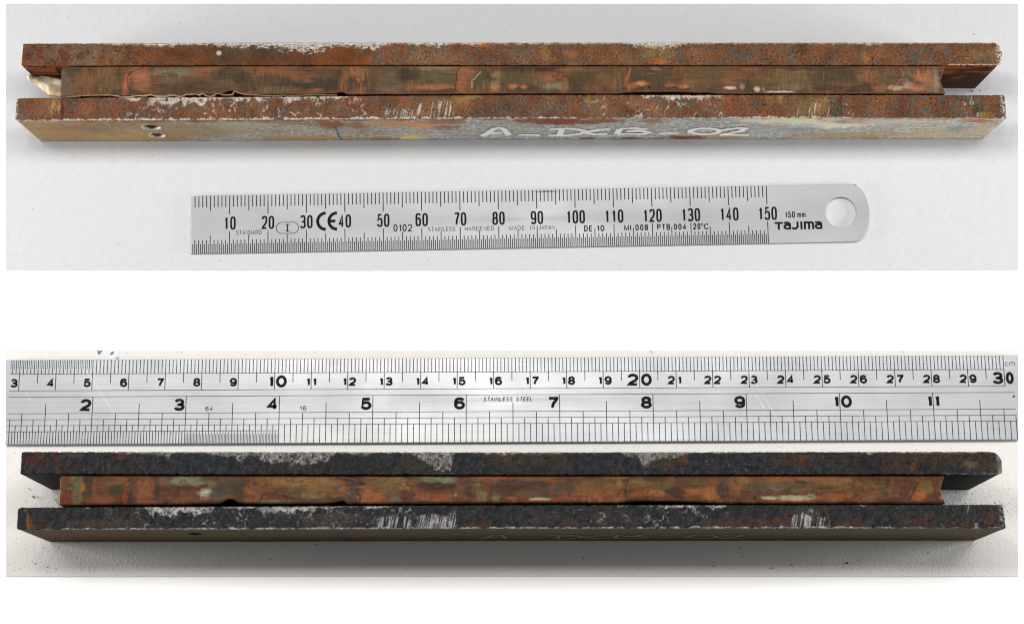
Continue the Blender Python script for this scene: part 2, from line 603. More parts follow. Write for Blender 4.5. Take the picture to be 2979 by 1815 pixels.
def paint_a_back(px, T, ZO, X, Q, w):
    c = rust_skin(X, Q, 3)
    its = [(95, .45, 28, .4, (112, 66, 48), .7), (150, .4, 30, .45, (108, 92, 78), .5), (260, .5, 90, .6, (112, 98, 78), .6),
           (120, .65, 14, .22, (128, 62, 38), .8), (186, .72, 14, .2, (126, 62, 38), .8), (236, .55, 10, .2, (120, 58, 36), .8),
           (330, .2, 16, .22, (132, 66, 40), .8), (300, .75, 22, .2, (136, 72, 44), .7), (372, .45, 20, .4, (124, 66, 42), .7),
           (480, .6, 70, .45, (116, 68, 40), .85), (590, .7, 60, .4, (112, 64, 38), .85), (690, .62, 55, .3, (88, 76, 64), .75),
           (765, .45, 40, .3, (86, 74, 62), .8), (750, .8, 60, .2, (120, 66, 36), .7), (860, .72, 50, .25, (116, 72, 44), .8),
           (1000, .62, 70, .35, (128, 73, 36), .95), (965, .85, 90, .2, (124, 70, 34), .9), (1060, .8, 30, .25, (146, 82, 42), .8),
           (1092, .72, 12, .2, (92, 80, 72), .8), (1165, .25, 22, .2, (142, 82, 44), .7), (1240, .6, 70, .4, (128, 102, 72), .55),
           (1283, .2, 14, .15, (84, 82, 80), .7), (1335, .15, 12, .14, (130, 66, 34), .8), (1410, .14, 24, .1, (166, 98, 46), .9),
           (1585, .45, 14, .35, (140, 106, 54), .8), (1660, .5, 20, .2, (154, 92, 54), .85), (1605, .8, 20, .15, (140, 100, 52), .6),
           (1790, .7, 40, .3, (128, 84, 48), .7), (1915, .45, 55, .3, (126, 106, 64), .75), (1915, .85, 28, .14, (174, 104, 64), .8),
           (2050, .6, 35, .35, (128, 84, 58), .6), (2160, .55, 40, .3, (86, 80, 76), .55), (2335, .3, 14, .3, (96, 62, 42), .7),
           (2519, .6, 15, .25, (154, 102, 54), .85), (2665, .7, 12, .25, (84, 82, 80), .8), (2580, .4, 60, .3, (122, 78, 52), .5),
           (2830, .6, 30, .25, (128, 102, 70), .75), (2862, .75, 18, .2, (84, 78, 66), .7), (2890, .5, 20, .3, (140, 98, 54), .6)]
    c = blobs(c, px, T, X, Q, its, 11, warp=0.5, soft=0.5)
    smooth = profile_line(px, [(60, .9), (380, .9), (430, .5), (900, .45), (1090, .5), (1140, 1.0), (2920, 1.0)])
    pin, pri = pits(px, T, 6.1, PITS_A)
    c = mix(c, solid(X, (128, 72, 44)), pin * 0.5)
    c = rust_grain(c, X, Q, 15, np.maximum(smooth, pin))
    c = mix(c, solid(X, (62, 48, 40)), pri * 0.45)
    grey = c.mean(-1, keepdims=True)
    c = (grey + (c - grey) * 0.97) * np.array([0.86, 0.87, 0.79])
    c = c * (1 - 0.28 * sst(0.6, 0.4, smooth))[..., None]
    n = fbm(X, Q, 1.4, 51, 4); nf = fbm(X, Q, 0.6, 52, 3); ns = gnoise(X * 0.6, Q * 7, 53)
    dep = profile_line(px, [(60, .0), (280, .04), (330, .16), (380, .1), (440, .2), (500, .22), (560, .14), (640, .22), (720, .3), (770, .3),
                            (830, .4), (880, .55), (925, .55), (955, .3), (1000, .2), (1040, .34), (1085, .42), (1110, .3), (1140, .08), (1190, .16),
                            (1230, .2), (1290, .24), (1320, .1), (1370, .2), (1420, .07), (1500, .12), (1600, .12), (1700, .1), (1820, .1), (1845, .26),
                            (1870, .24), (1890, .3), (1950, .32), (1990, .14), (2100, .08), (2250, .08), (2500, .1), (2520, .22), (2560, .1), (2700, .06), (2920, .06)])
    dep = dep * 0.8
    white = sst(-0.02, 0.14, dep + dep * 0.8 * n + 0.06 * nf + dep * 0.4 * ns - T) * (ZO == 1) * (0.55 + 0.45 * sst(-0.4, 0.3, ns + nf))
    white = white * (1 - 0.92 * sst(0.15, 0.5, nf + 0.5 * n) * sst(0.02, 0.12, T))
    edge = np.where((ZO == 1), sst(0.04, 0.015, T) * (px > 300), 0) * sst(-0.5, 0.1, n)
    lip = np.where((ZO == 1) & (px > 2760), sst(0.95, 0.985, T), 0) * 0.8
    rt = np.where((ZO == 1) & (px > 2870), sst(2895, 2912, px + 6 * n) * sst(0.1, 0.5, nf + 0.4), 0)
    bare = np.maximum.reduce([white, edge, lip, rt])
    c = mix(c, solid(X, STEEL_A) * (1 + 0.10 * ns[..., None]), bare)
    c = mix(c, solid(X, (205, 205, 200)), sst(9, 5, np.hypot(px - 636, (T - .47) * 70)) * (ZO == 1) * 0.7)
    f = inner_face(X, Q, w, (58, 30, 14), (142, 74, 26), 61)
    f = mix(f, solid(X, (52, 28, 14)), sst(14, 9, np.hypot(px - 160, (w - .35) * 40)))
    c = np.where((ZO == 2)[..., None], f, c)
    return c * GA, bare * (ZO == 1)


def front_face_a(px, w, X, Q):
    ns = fbm(X * 0.25, Q * 1.6, 2.0, 71, 4); nf = gnoise(X * 0.75, Q * 1.0, 72) + 0.9 * gnoise(X * 1.9, Q * 1.7, 73)
    nl = fbm(X * 0.4, Q, 9.0, 74, 4)
    ol = mix(solid(X, (132, 112, 78)), solid(X, (146, 142, 122)), sst(-0.4, 0.5, nl + profile_line(px, [(45, -.7), (500, .0), (900, .0), (1500, .8), (2900, .3)])))
    c = mix(ol, solid(X, (168, 172, 166)), sst(0.15, 0.75, ns + profile_line(px, [(45, -.6), (900, -.2), (1300, .3), (1900, .4), (2400, .3), (2900, .1)])) * 0.8)
    c = mix(c, solid(X, (214, 216, 212)), sst(0.15, 0.9, nf) * profile_line(px, [(45, .12), (900, .45), (1250, .55), (2100, .75), (2600, .6), (2900, .4)]))
    c = mix(c, solid(X, (92, 84, 62)), sst(0.25, 1.0, -nf) * 0.6)
    its = [(150, .5, 90, .5, (136, 106, 66), .7), (250, .3, 130, .2, (122, 92, 62), .7), (330, .75, 120, .3, (150, 124, 70), .7),
           (290, .6, 60, .12, (112, 100, 62), .5), (245, .45, 40, .1, (92, 96, 88), .5), (470, .55, 90, .4, (134, 104, 66), .7), (600, .5, 60, .4, (124, 118, 88), .5),
           (680, .35, 60, .25, (152, 146, 116), .6), (960, .25, 40, .2, (126, 80, 44), .9), (1030, .3, 25, .15, (130, 92, 56), .8),
           (1140, .2, 70, .13, (186, 128, 74), .8), (1230, .3, 45, .15, (196, 136, 80), .8), (1290, .15, 60, .1, (142, 92, 54), .8), (1300, .4, 40, .12, (134, 92, 58), .7),
           (1185, .92, 40, .14, (206, 174, 108), .9), (1090, .95, 50, .08, (150, 100, 60), .8), (880, .9, 130, .12, (162, 126, 66), .7),
           (1640, .16, 95, .15, (124, 66, 42), .95), (1560, .13, 60, .1, (128, 72, 46), .9), (1760, .12, 60, .12, (132, 80, 48), .9), (1900, .12, 40, .1, (140, 96, 52), .8),
           (2010, .92, 70, .1, (116, 62, 30), .95), (1850, .97, 40, .06, (112, 60, 32), .9), (1720, .97, 30, .05, (112, 60, 32), .9), (2150, .9, 60, .1, (156, 132, 74), .8),
           (2300, .12, 120, .14, (222, 206, 160), .8), (2420, .32, 110, .13, (214, 208, 184), .8), (2350, .45, 50, .2, (132, 138, 138), .6), (2250, .5, 60, .2, (150, 152, 148), .5),
           (2480, .15, 60, .09, (160, 118, 68), .8), (2620, .15, 120, .08, (184, 172, 138), .7), (2500, .8, 160, .15, (152, 134, 78), .7), (2750, .75, 100, .2, (164, 150, 100), .7),
           (2850, .12, 40, .08, (150, 88, 50), .9), (2830, .42, 40, .08, (92, 104, 124), .6), (2805, .58, 32, .08, (110, 116, 126), .6), (2890, .6, 40, .3, (160, 140, 110), .6)]
    c = blobs(c, px, w, X, Q, its, 81, warp=0.5, soft=0.5)
    # rust creeping from both long edges
    rn = fbm(X, Q, 5.0, 83, 4)
    c = mix(c, solid(X, (120, 74, 46)), sst(0.0, 0.10, profile_line(px, [(45, .05), (300, .12), (700, .12), (1000, .1), (1400, .1), (1900, .05), (2900, .03)]) * (1 + 0.9 * rn) - w) * 0.85)
    c = mix(c, solid(X, (110, 60, 34)), sst(0.965, 1.0, w + 0.03 * rn) * 0.8)
    c = strokes(c, px, w, 60, [([(A.st(974, .35), .36), (A.st(993, .97), .97)], 3.0, (40, 84, 104), .9), ([(A.st(1009, .2), .2), (A.st(1024, .95), .95)], .8, (110, 104, 90), .7),
                               ([(447, .5), (455, .62)], 1.0, (60, 46, 34), .8)], X, Q, 85)
    return c


def paint_a_front(px, T, ZO, X, Q, w):
    c = mix(rust_skin(X, Q, 103), solid(X, (122, 80, 62)), sst(-0.3, 0.5, fbm(X, Q, 4.0, 104, 3)) * sst(1300, 900, px) * 0.75)
    its = [(62, .5, 14, .6, (92, 84, 72), .7), (85, .35, 12, .3, (128, 66, 42), .8), (130, .45, 30, .5, (146, 92, 50), .6), (160, .3, 14, .3, (160, 110, 60), .5),
           (230, .5, 35, .4, (128, 72, 48), .7), (205, .25, 14, .25, (90, 86, 82), .7), (330, .5, 60, .4, (126, 78, 56), .5), (600, .75, 90, .25, (128, 70, 42), .6), (420, .8, 60, .2, (98, 82, 74), .6),
           (820, .75, 20, .2, (98, 86, 80), .8), (1020, .2, 20, .2, (140, 78, 44), .6), (1180, .3, 14, .2, (140, 66, 36), .9), (1330, .25, 30, .2, (154, 122, 62), .8), (1375, .12, 28, .1, (160, 126, 66), .7),
           (1340, .5, 14, .2, (128, 68, 38), .9), (1260, .5, 90, .4, (134, 98, 66), .6), (1165, .8, 18, .2, (96, 94, 84), .8), (1440, .7, 60, .3, (98, 86, 80), .5), (1560, .6, 60, .4, (100, 82, 72), .5),
           (1725, .2, 24, .12, (156, 126, 62), .85), (1725, .17, 7, .07, (66, 70, 70), .9), (1780, .5, 40, .4, (142, 96, 70), .6), (1850, .3, 22, .3, (160, 116, 90), .7), (1900, .6, 30, .25, (150, 92, 56), .6),
           (1875, .75, 10, .15, (94, 90, 90), .8), (2120, .2, 40, .16, (142, 92, 72), .8), (2070, .4, 40, .3, (132, 88, 62), .6), (2150, .5, 40, .3, (136, 74, 44), .6), (2240, .3, 14, .3, (140, 98, 52), .8), (2272, .2, 10, .2, (168, 122, 54), .8),
           (2250, .75, 50, .2, (142, 76, 46), .7), (2345, .45, 50, .45, (124, 100, 66), .85), (2430, .75, 18, .25, (78, 78, 68), .9), (2390, .5, 24, .4, (146, 112, 66), .6), (2428, .3, 8, .3, (96, 92, 72), .7),
           (2560, .45, 70, .4, (128, 76, 54), .6), (2610, .45, 8, .12, (86, 88, 88), .9), (2695, .7, 14, .15, (78, 82, 82), .9), (2745, .15, 10, .15, (84, 84, 82), .8), (2800, .12, 26, .1, (66, 68, 66), .9), (2825, .3, 20, .2, (76, 76, 72), .85),
           (2845, .65, 20, .25, (62, 64, 56), .9), (2870, .85, 20, .12, (150, 122, 56), .8), (2885, .4, 20, .3, (130, 84, 58), .6)]
    c = blobs(c, px, T, X, Q, its, 111, warp=0.5, soft=0.5)
    c = rust_grain(c, X, Q, 115, profile_line(px, [(45, .85), (1000, .8), (1100, .85), (1400, 1), (2930, 1)]))
    grey = c.mean(-1, keepdims=True)
    c = (grey + (c - grey) * 0.95) * np.array([0.86, 0.87, 0.80])
    top = (ZO == 1)
    n = fbm(X, Q, 1.6, 121, 4); nf = fbm(X, Q, 0.6, 122, 3); nb = fbm(X, Q, 2.6, 123, 4)
    # worn patches along the inner edge
    dep = profile_line(px, [(45, 0), (250, 0), (330, .06), (420, .18), (470, .3), (520, .35), (580, .3), (640, .26), (680, .2), (720, .28), (780, .12),
                            (850, .2), (940, .22), (1010, .1), (1060, .03), (1400, .0), (1800, .02), (1850, .12), (1900, .2), (2010, .22), (2080, .12), (2140, .03), (2900, .02)])
    w1 = sst(0.0, 0.12, dep * (1 + 1.2 * nb) - T + 0.05 * nf) * sst(-0.35, 0.15, n + 0.3)
    gate = profile_line(px, [(45, .1), (240, .3), (330, .8), (1050, .9), (1120, .5), (1350, .2), (1700, .3), (1830, .9), (2080, .8), (2150, .2), (2550, .35), (2900, .2)])
    w2 = crackle(X, Q, 4.5, 124, 0.10) * sst(-0.1, 0.5, fbm(X, Q, 5.0, 125, 3) + gate - 0.75) * sst(-0.6, 0.2, nf)
    sl = X + (T - 0.5) * 1.2
    sc = gnoise(sl * 3.2, Q * 0.16, 126) + 0.5 * gnoise(sl * 7, Q * 0.3, 127)
    w3 = sst(0.25, 0.55, sc + profile_line(px, [(1080, -2), (1120, -.1), (1180, .1), (1240, .05), (1310, .1), (1330, -.4), (1345, -2), (2290, -2), (2310, .0), (2420, .0), (2450, -2)])) * sst(0.12, 0.35, T + 0.25 * nb + profile_line(px, [(1100, -.35), (1170, -.3), (1210, -.1), (1340, 0), (2300, -.15), (2450, -.3)]))
    w3 = np.maximum(w3, sst(0.3, 0.6, sc) * sst(18, 8, np.abs(px - 160)) * sst(0.75, 0.45, T))
    w3 = np.maximum(w3, sst(0.1, 0.5, sc) * np.maximum(sst(9, 4, np.abs(px - 2826 - (T - .2) * 20)) * (T < .42), sst(9, 4, np.abs(px - 2848)) * (T > .75)))
    lip = profile_line(px, [(45, .03), (160, .04), (230, .055), (700, .07), (1100, .08), (1400, .05), (1650, .05), (1700, .02), (2050, .03), (2150, .05), (2300, .06), (2440, .06), (2500, .02), (2928, .02)])
    w4 = sst(0.0, 0.03, lip * (1 + 1.5 * n) - (1 - T))
    ends = np.maximum(sst(52, 46, px + 4 * n), sst(2908, 2920, px + 5 * n)) * sst(-0.3, 0.3, nf)
    bare = np.maximum.reduce([w1 * .85, w2 * .7, w3 * .8, w4 * .9, ends * .8]) * top * (0.55 + 0.4 * sst(-.4, .3, nf))
    bare = np.where((ZO == 2) & (w < 0.03), sst(0.03, 0.0, w) * 0.7 * sst(-0.3, 0.2, n), bare)
    c = np.where((ZO == 2)[..., None], np.clip(front_face_a(px, w, X, Q) * np.array([1.42, 1.43, 1.60]), 0, .8), c)  # front face colour raised to stand in for missing light
    c = strokes(c, px, np.where(top, T, 9), 65, [([(179, 0), (181, 1)], 4, (70, 36, 20), .7), ([(2447, .1), (2448, .8)], 2, (70, 40, 26), .7), ([(2450, .52), (2490, .52)], 1.2, (50, 30, 20), .7)], X, Q, 131)
    c = mix(c, solid(X, STEEL_A), bare)
    return c * GA, bare


def hatch(X, Q, seed):
    sel = fbm(X, Q, 9.0, seed + 9, 2)
    vert = gnoise(X * 1.5, Q * 0.25, seed) + 0.8 * gnoise(X * 3.0, Q * 0.35, seed + 1)
    hor = gnoise(X * 0.18, Q * 1.7, seed + 2) + 0.8 * gnoise(X * 0.3, Q * 3.2, seed + 3)
    return vert * sst(-0.5, 0.4, sel) + hor * sst(0.5, -0.4, sel), hor


def paint_a_core(px, T, ZO, X, Q, w):
    n1 = fbm(X, Q, 7.0, 201, 4); n2 = fbm(X * 0.6, Q, 3.0, 202, 4)
    c = mix(solid(X, (84, 72, 54)), solid(X, (128, 88, 54)), sst(-0.5, 0.6, n1 + 0.4 * n2))
    c = mix(c, solid(X, (104, 96, 66)), sst(0.1, 0.7, fbm(X, Q, 5.0, 203, 3)) * 0.6)
    its = [(197, .5, 22, .6, (112, 100, 86), .85), (247, .5, 28, .55, (134, 96, 58), .8), (310, .45, 40, .35, (118, 100, 62), .7), (364, .62, 10, .32, (190, 108, 58), .9),
           (410, .38, 28, .32, (178, 110, 68), .95), (413, .6, 26, .2, (150, 100, 64), .7), (455, .5, 10, .4, (140, 84, 52), .7), (512, .2, 64, .15, (130, 124, 102), .95), (498, .48, 26, .14, (116, 110, 88), .8), (600, .12, 36, .14, (152, 98, 54), .85),
           (585, .3, 20, .1, (140, 86, 50), .8), (690, .42, 70, .3, (84, 76, 56), .9), (555, .72, 100, .2, (92, 74, 58), .75), (660, .7, 40, .18, (112, 92, 66), .6),
           (771, .18, 55, .22, (142, 92, 48), .85), (894, .62, 105, .26, (72, 66, 58), .95), (800, .84, 48, .12, (122, 108, 76), .85), (860, .36, 45, .16, (146, 92, 48), .8), (790, .5, 40, .16, (96, 76, 54), .7),
           (945, .2, 40, .12, (92, 72, 58), .7), (920, .88, 20, .08, (164, 104, 60), .7), (1000, .55, 12, .42, (158, 104, 56), .85), (1042, .28, 20, .26, (150, 108, 66), .9), (1025, .65, 20, .2, (86, 74, 60), .8), (1088, .5, 22, .45, (96, 82, 58), .8), (1115, .55, 16, .35, (128, 88, 54), .7),
           (1150, .45, 30, .45, (106, 100, 80), .9), (1187, .34, 30, .26, (62, 55, 50), .95), (1150, .85, 45, .1, (128, 120, 100), .7), (1196, .72, 18, .18, (142, 92, 52), .85), (1264, .4, 62, .45, (100, 96, 64), .95), (1264, .08, 56, .09, (138, 132, 110), .9),
           (1264, .76, 56, .1, (178, 108, 54), .9), (1264, .92, 80, .07, (80, 66, 56), .8), (1341, .5, 17, .5, (164, 102, 68), .9), (1370, .18, 20, .2, (170, 102, 62), .85), (1372, .5, 10, .3, (160, 104, 70), .7), (1405, .45, 34, .42, (90, 88, 60), .95), (1443, .45, 12, .4, (164, 132, 82), .85), (1440, .75, 14, .14, (176, 140, 90), .8),
           (1435, .08, 35, .1, (132, 84, 54), .7), (1500, .12, 70, .13, (66, 54, 50), .95), (1580, .16, 55, .13, (62, 52, 48), .95), (1510, .48, 60, .3, (96, 90, 60), .9), (1494, .76, 14, .11, (206, 122, 68), .95), (1526, .78, 9, .07, (196, 112, 62), .9), (1560, .5, 30, .3, (118, 98, 60), .7),
           (1605, .4, 34, .16, (170, 98, 58), .9), (1640, .55, 12, .35, (164, 98, 58), .85), (1615, .74, 32, .12, (128, 132, 102), .95), (1560, .88, 60, .07, (92, 96, 82), .8), (1650, .22, 20, .25, (150, 92, 52), .8),
           (1727, .42, 78, .4, (90, 80, 52), .95), (1765, .55, 26, .25, (134, 94, 50), .75), (1740, .8, 40, .1, (140, 94, 52), .7), (1690, .14, 60, .06, (140, 104, 58), .7), (1800, .5, 18, .4, (126, 98, 62), .7),
           (1890, .36, 68, .36, (88, 80, 56), .95), (1866, .68, 20, .1, (222, 142, 70), .95), (1835, .75, 18, .1, (166, 104, 58), .8), (1910, .1, 14, .06, (140, 132, 112), .7), (1950, .74, 14, .1, (170, 92, 54), .8), (1990, .8, 15, .07, (216, 130, 70), .95), (1983, .4, 24, .3, (142, 96, 56), .8),
           (2065, .4, 75, .42, (104, 92, 58), .85), (2030, .62, 40, .12, (140, 100, 54), .6), (2125, .79, 17, .06, (228, 216, 204), .95), (2160, .75, 6, .1, (200, 190, 180), .5), (2202, .84, 9, .08, (224, 206, 192), .95), (2222, .84, 4, .05, (200, 180, 166), .8), (2128, .5, 26, .22, (140, 90, 52), .75), (2185, .1, 24, .08, (160, 92, 48), .7),
           (2312, .42, 80, .32, (124, 106, 66), .9), (2405, .4, 60, .3, (90, 80, 56), .9), (2390, .06, 135, .09, (78, 62, 52), .95), (2300, .78, 60, .1, (126, 118, 98), .8), (2402, .8, 50, .08, (76, 66, 58), .85), (2266, .94, 38, .03, (228, 220, 204), .95),
           (2507, .5, 16, .2, (90, 82, 60), .85), (2526, .3, 26, .3, (150, 102, 60), .85), (2560, .75, 30, .18, (154, 102, 62), .85), (2588, .42, 40, .32, (110, 96, 62), .9), (2606, .8, 20, .08, (192, 182, 166), .9), (2560, .1, 60, .08, (110, 78, 58), .8),
           (2645, .4, 18, .4, (124, 112, 94), .9), (2640, .72, 12, .12, (190, 176, 156), .7), (2695, .42, 26, .32, (182, 118, 60), .95), (2692, .4, 12, .2, (176, 128, 70), .7), (2670, .78, 28, .1, (186, 132, 98), .9), (2712, .78, 22, .16, (140, 118, 90), .9), (2726, .5, 8, .4, (172, 152, 130), .85), (2720, .12, 20, .12, (126, 110, 92), .8)]
    c = blobs(c, px, T, X, Q, its, 211, warp=0.42, soft=0.6)
    cr = [([(1018, .02), (1030, .3), (1045, .55), (1051, .8), (1050, .97)], 2.5, (190, 104, 52), .85), ([(1072, .15), (1058, .5), (1051, .7)], 1.5, (176, 100, 54), .7),
          ([(1337, .04), (1328, .3), (1328, .5), (1324, .85)], 1.6, (52, 30, 20), .8), ([(1400, .2), (1376, .5), (1370, .78)], 1.4, (206, 196, 176), .6), ([(1835, .12), (1828, .4), (1822, .6), (1829, .9)], 3, (188, 98, 46), .9),
          ([(378, .18), (367, .4), (372, .7), (383, .85)], 1.3, (46, 28, 20), .9), ([(410, .05), (380, .2)], 1.2, (60, 40, 28), .8), ([(1886, .72), (1889, .85)], 1.5, (30, 20, 14), .9), ([(1868, .8), (1868, .9)], 1.2, (30, 20, 14), .9),
          ([(2623, .1), (2630, .35), (2612, .68), (2594, .8)], 2.2, (176, 104, 66), .75), ([(2676, .15), (2668, .5), (2640, .85)], 2.4, (196, 120, 72), .8), ([(1625, .35), (1645, .5), (1655, .85)], 1.3, (150, 90, 56), .6),
          ([(1605, .4), (1640, .55)], 1.0, (56, 40, 30), .7), ([(1962, .1), (1960, .45), (1935, .75)], 1.2, (150, 98, 56), .5), ([(270, .08), (272, .98)], 1.6, (150, 104, 66), .6)]
    c = strokes(c, px, T, 85, cr, X, Q, 221)
    h, hor = hatch(X, Q, 231)
    c = mix(c, solid(X, (66, 50, 40)), sst(0.2, 0.8, fbm(X * 0.5, Q, 3.2, 241, 4)) * 0.55)
    c = mix(c, solid(X, (44, 34, 28)), sst(0.6, 1.1, -h) * 0.3)
    c = c * (1 + 0.25 * h[..., None] + 0.22 * fbm(X, Q, 0.5, 233, 2)[..., None])
    c = mix(c, solid(X, (60, 46, 38)), sst(0.65, 1.1, hor) * 0.5)
    c = mix(c, solid(X, (178, 142, 100)), sst(0.55, 1.2, h) * 0.4)
    ed = np.minimum(T, 1 - T)
    c = mix(c, solid(X, (128, 84, 56)), sst(0.07, 0.0, ed + 0.02 * n2) * 0.8)
    c = mix(c, solid(X, (176, 98, 46)), sst(0.03, 0.0, ed) * sst(0, 0.5, n2) * 0.7)
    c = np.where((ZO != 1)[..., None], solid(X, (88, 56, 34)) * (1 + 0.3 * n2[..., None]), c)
    grey = c.mean(-1, keepdims=True)
    c = grey + (c - grey) * 0.76
    return np.clip(c, 0.004, 1) * GA * np.array([0.74, 0.61, 0.51]), np.zeros(X.shape)


# ---------------------------------------------------------------- bar B: the same kind of bar after cleaning, blackened
B = Bar(LOW, LOW.at(CX, 1571.5, SH)[1], 29.0, 0.062)
GB = 0.88


def paint_b_back(px, T, ZO, X, Q, w):
    c = black_skin(X, Q, 303)
    its = [(95, .35, 20, .2, (92, 48, 30), .7), (118, .15, 14, .14, (100, 52, 32), .7), (157, .25, 10, .16, (104, 48, 26), .8), (110, .55, 30, .14, (78, 44, 32), .7), (180, .55, 20, .2, (56, 42, 38), .7), (80, .72, 8, .1, (110, 60, 30), .6),
           (338, .15, 16, .2, (84, 50, 36), .8), (348, .28, 8, .1, (116, 60, 28), .7), (385, .15, 26, .16, (80, 48, 36), .8), (215, .1, 20, .12, (88, 80, 70), .7), (500, .5, 60, .3, (46, 48, 50), .6), (870, .7, 40, .16, (70, 68, 58), .8),
           (1020, .5, 90, .5, (44, 47, 46), .7), (1235, .5, 70, .5, (74, 70, 58), .45), (1560, .3, 80, .3, (74, 62, 50), .7), (1470, .35, 40, .3, (80, 62, 46), .6), (1620, .5, 40, .3, (70, 58, 48), .6), (1915, .45, 40, .35, (70, 62, 46), .6),
           (1960, .4, 28, .25, (88, 58, 36), .7), (1990, .3, 12, .2, (112, 62, 32), .7), (2080, .4, 50, .3, (50, 52, 52), .5), (2310, .3, 60, .3, (80, 58, 44), .7), (2334, .4, 8, .16, (120, 62, 32), .8), (2420, .25, 60, .25, (70, 52, 42), .7),
           (2540, .55, 50, .5, (38, 38, 38), .7), (2600, .4, 40, .5, (78, 56, 42), .7), (2660, .55, 14, .3, (112, 70, 36), .6), (2740, .3, 90, .4, (74, 54, 40), .7), (2720, .72, 60, .25, (42, 42, 44), .8), (2860, .45, 40, .5, (70, 54, 40), .7), (2828, .6, 26, .2, (112, 94, 70), .85), (2885, .75, 20, .2, (86, 72, 48), .6)]
    c = blobs(c, px, T, X, Q, its, 311, warp=0.55, soft=0.5)
    c = black_grain(c, X, Q, 315) * np.array([0.57, 0.57, 0.565])
    c = mix(c, solid(X, (128, 66, 28)), sst(0.55, 0.9, fbm(X, Q, 0.8, 313, 3)) * profile_line(px, [(60, .4), (150, .5), (250, .1), (1400, .1), (1500, .35), (1700, .2), (2250, .3), (2600, .7), (2910, .7)]))
    top = ZO == 1
    n = fbm(X, Q, 2.2, 321, 4); nf = fbm(X, Q, 0.7, 322, 3)
    dep = profile_line(px, [(60, .0), (165, .04), (180, .1), (205, .02), (310, .06), (350, .16), (420, .12), (450, .2), (490, .36), (500, .1), (560, .1), (640, .28), (680, .3), (700, .5), (720, .4), (745, .3), (770, .6), (850, .62), (900, .68),
                            (930, .72), (955, .35), (975, .14), (1010, .12), (1040, .22), (1055, .3), (1080, .1), (1140, .12), (1200, .16), (1215, .3), (1250, .85), (1310, .85), (1322, .14), (1340, .06), (1400, .14), (1430, .2), (1520, .16), (1600, .14), (1700, .1), (1760, .1), (1800, .06), (1830, .3), (1858, .3),
                            (1872, .75), (1888, .7), (1902, .4), (1960, .4), (1990, .24), (2020, .06), (2060, .12), (2200, .08), (2300, .04), (2505, .06), (2515, .2), (2540, .18), (2555, .04), (2580, .1), (2680, .12), (2900, .1)])
    dep = dep * 0.9
    white = (0.45 + 0.5 * sst(-0.5, 0.4, nf + n)) * sst(0.0, 0.14, dep * (1 + 0.7 * n) - T + 0.05 * nf) * (1 - 0.95 * sst(-0.05, 0.35, nf + 0.7 * n - 0.12) * sst(0.02, 0.08, T))
    sp = sst(0.55, 0.8, nf) * profile_line(px, [(60, .1), (300, .1), (480, .5), (1300, .4), (1400, .5), (1700, .2), (2050, .8), (2200, .8), (2400, .4), (2500, .1), (2900, .2)]) * 0.6
    lip = np.where(px > 2740, sst(0.955, 0.985, T), 0) * 0.7
    rt = np.where(px > 2870, sst(2898, 2912, px + 5 * n), 0) * 0.5
    edge = sst(0.035, 0.012, T) * sst(-0.4, 0.2, n) * (px > 290)
    bare = np.maximum.reduce([white, sp, lip, rt, edge]) * top
    st_ = mix(solid(X, (110, 108, 108)), solid(X, (172, 170, 169)), sst(-0.5, 0.4, fbm(X, Q, 1.8, 335, 3)))
    c = mix(c, st_, bare * 0.82)
    f = mix(solid(X, (12, 10, 8)), solid(X, (36, 22, 9)), sst(0.2, 0.9, fbm(X * 0.4, Q, 3.0, 331, 3)) * sst(0.8, 0.2, w))  # inner face colour darkened to keep shade where the side fills reach
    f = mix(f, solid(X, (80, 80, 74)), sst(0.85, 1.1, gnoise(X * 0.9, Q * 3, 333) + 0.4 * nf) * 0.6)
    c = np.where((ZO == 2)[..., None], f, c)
    return c * GB, bare


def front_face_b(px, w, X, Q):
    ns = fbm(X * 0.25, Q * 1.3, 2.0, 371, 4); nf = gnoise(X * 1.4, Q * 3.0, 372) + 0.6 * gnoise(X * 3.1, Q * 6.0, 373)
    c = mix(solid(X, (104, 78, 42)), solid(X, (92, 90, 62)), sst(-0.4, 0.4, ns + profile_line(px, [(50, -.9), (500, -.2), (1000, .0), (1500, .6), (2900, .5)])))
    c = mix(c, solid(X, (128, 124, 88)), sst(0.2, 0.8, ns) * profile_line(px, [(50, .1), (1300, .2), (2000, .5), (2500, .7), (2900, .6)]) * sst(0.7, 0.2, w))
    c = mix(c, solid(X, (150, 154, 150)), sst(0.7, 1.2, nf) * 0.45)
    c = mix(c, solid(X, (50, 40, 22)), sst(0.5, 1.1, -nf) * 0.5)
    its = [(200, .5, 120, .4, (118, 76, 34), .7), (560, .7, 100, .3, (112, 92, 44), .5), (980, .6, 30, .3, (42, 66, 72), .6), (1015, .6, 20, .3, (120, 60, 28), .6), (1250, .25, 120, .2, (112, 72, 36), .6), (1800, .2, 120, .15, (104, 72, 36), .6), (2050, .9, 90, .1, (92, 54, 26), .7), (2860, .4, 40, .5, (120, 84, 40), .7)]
    return blobs(c, px, w, X, Q, its, 381, warp=.5, soft=.5)


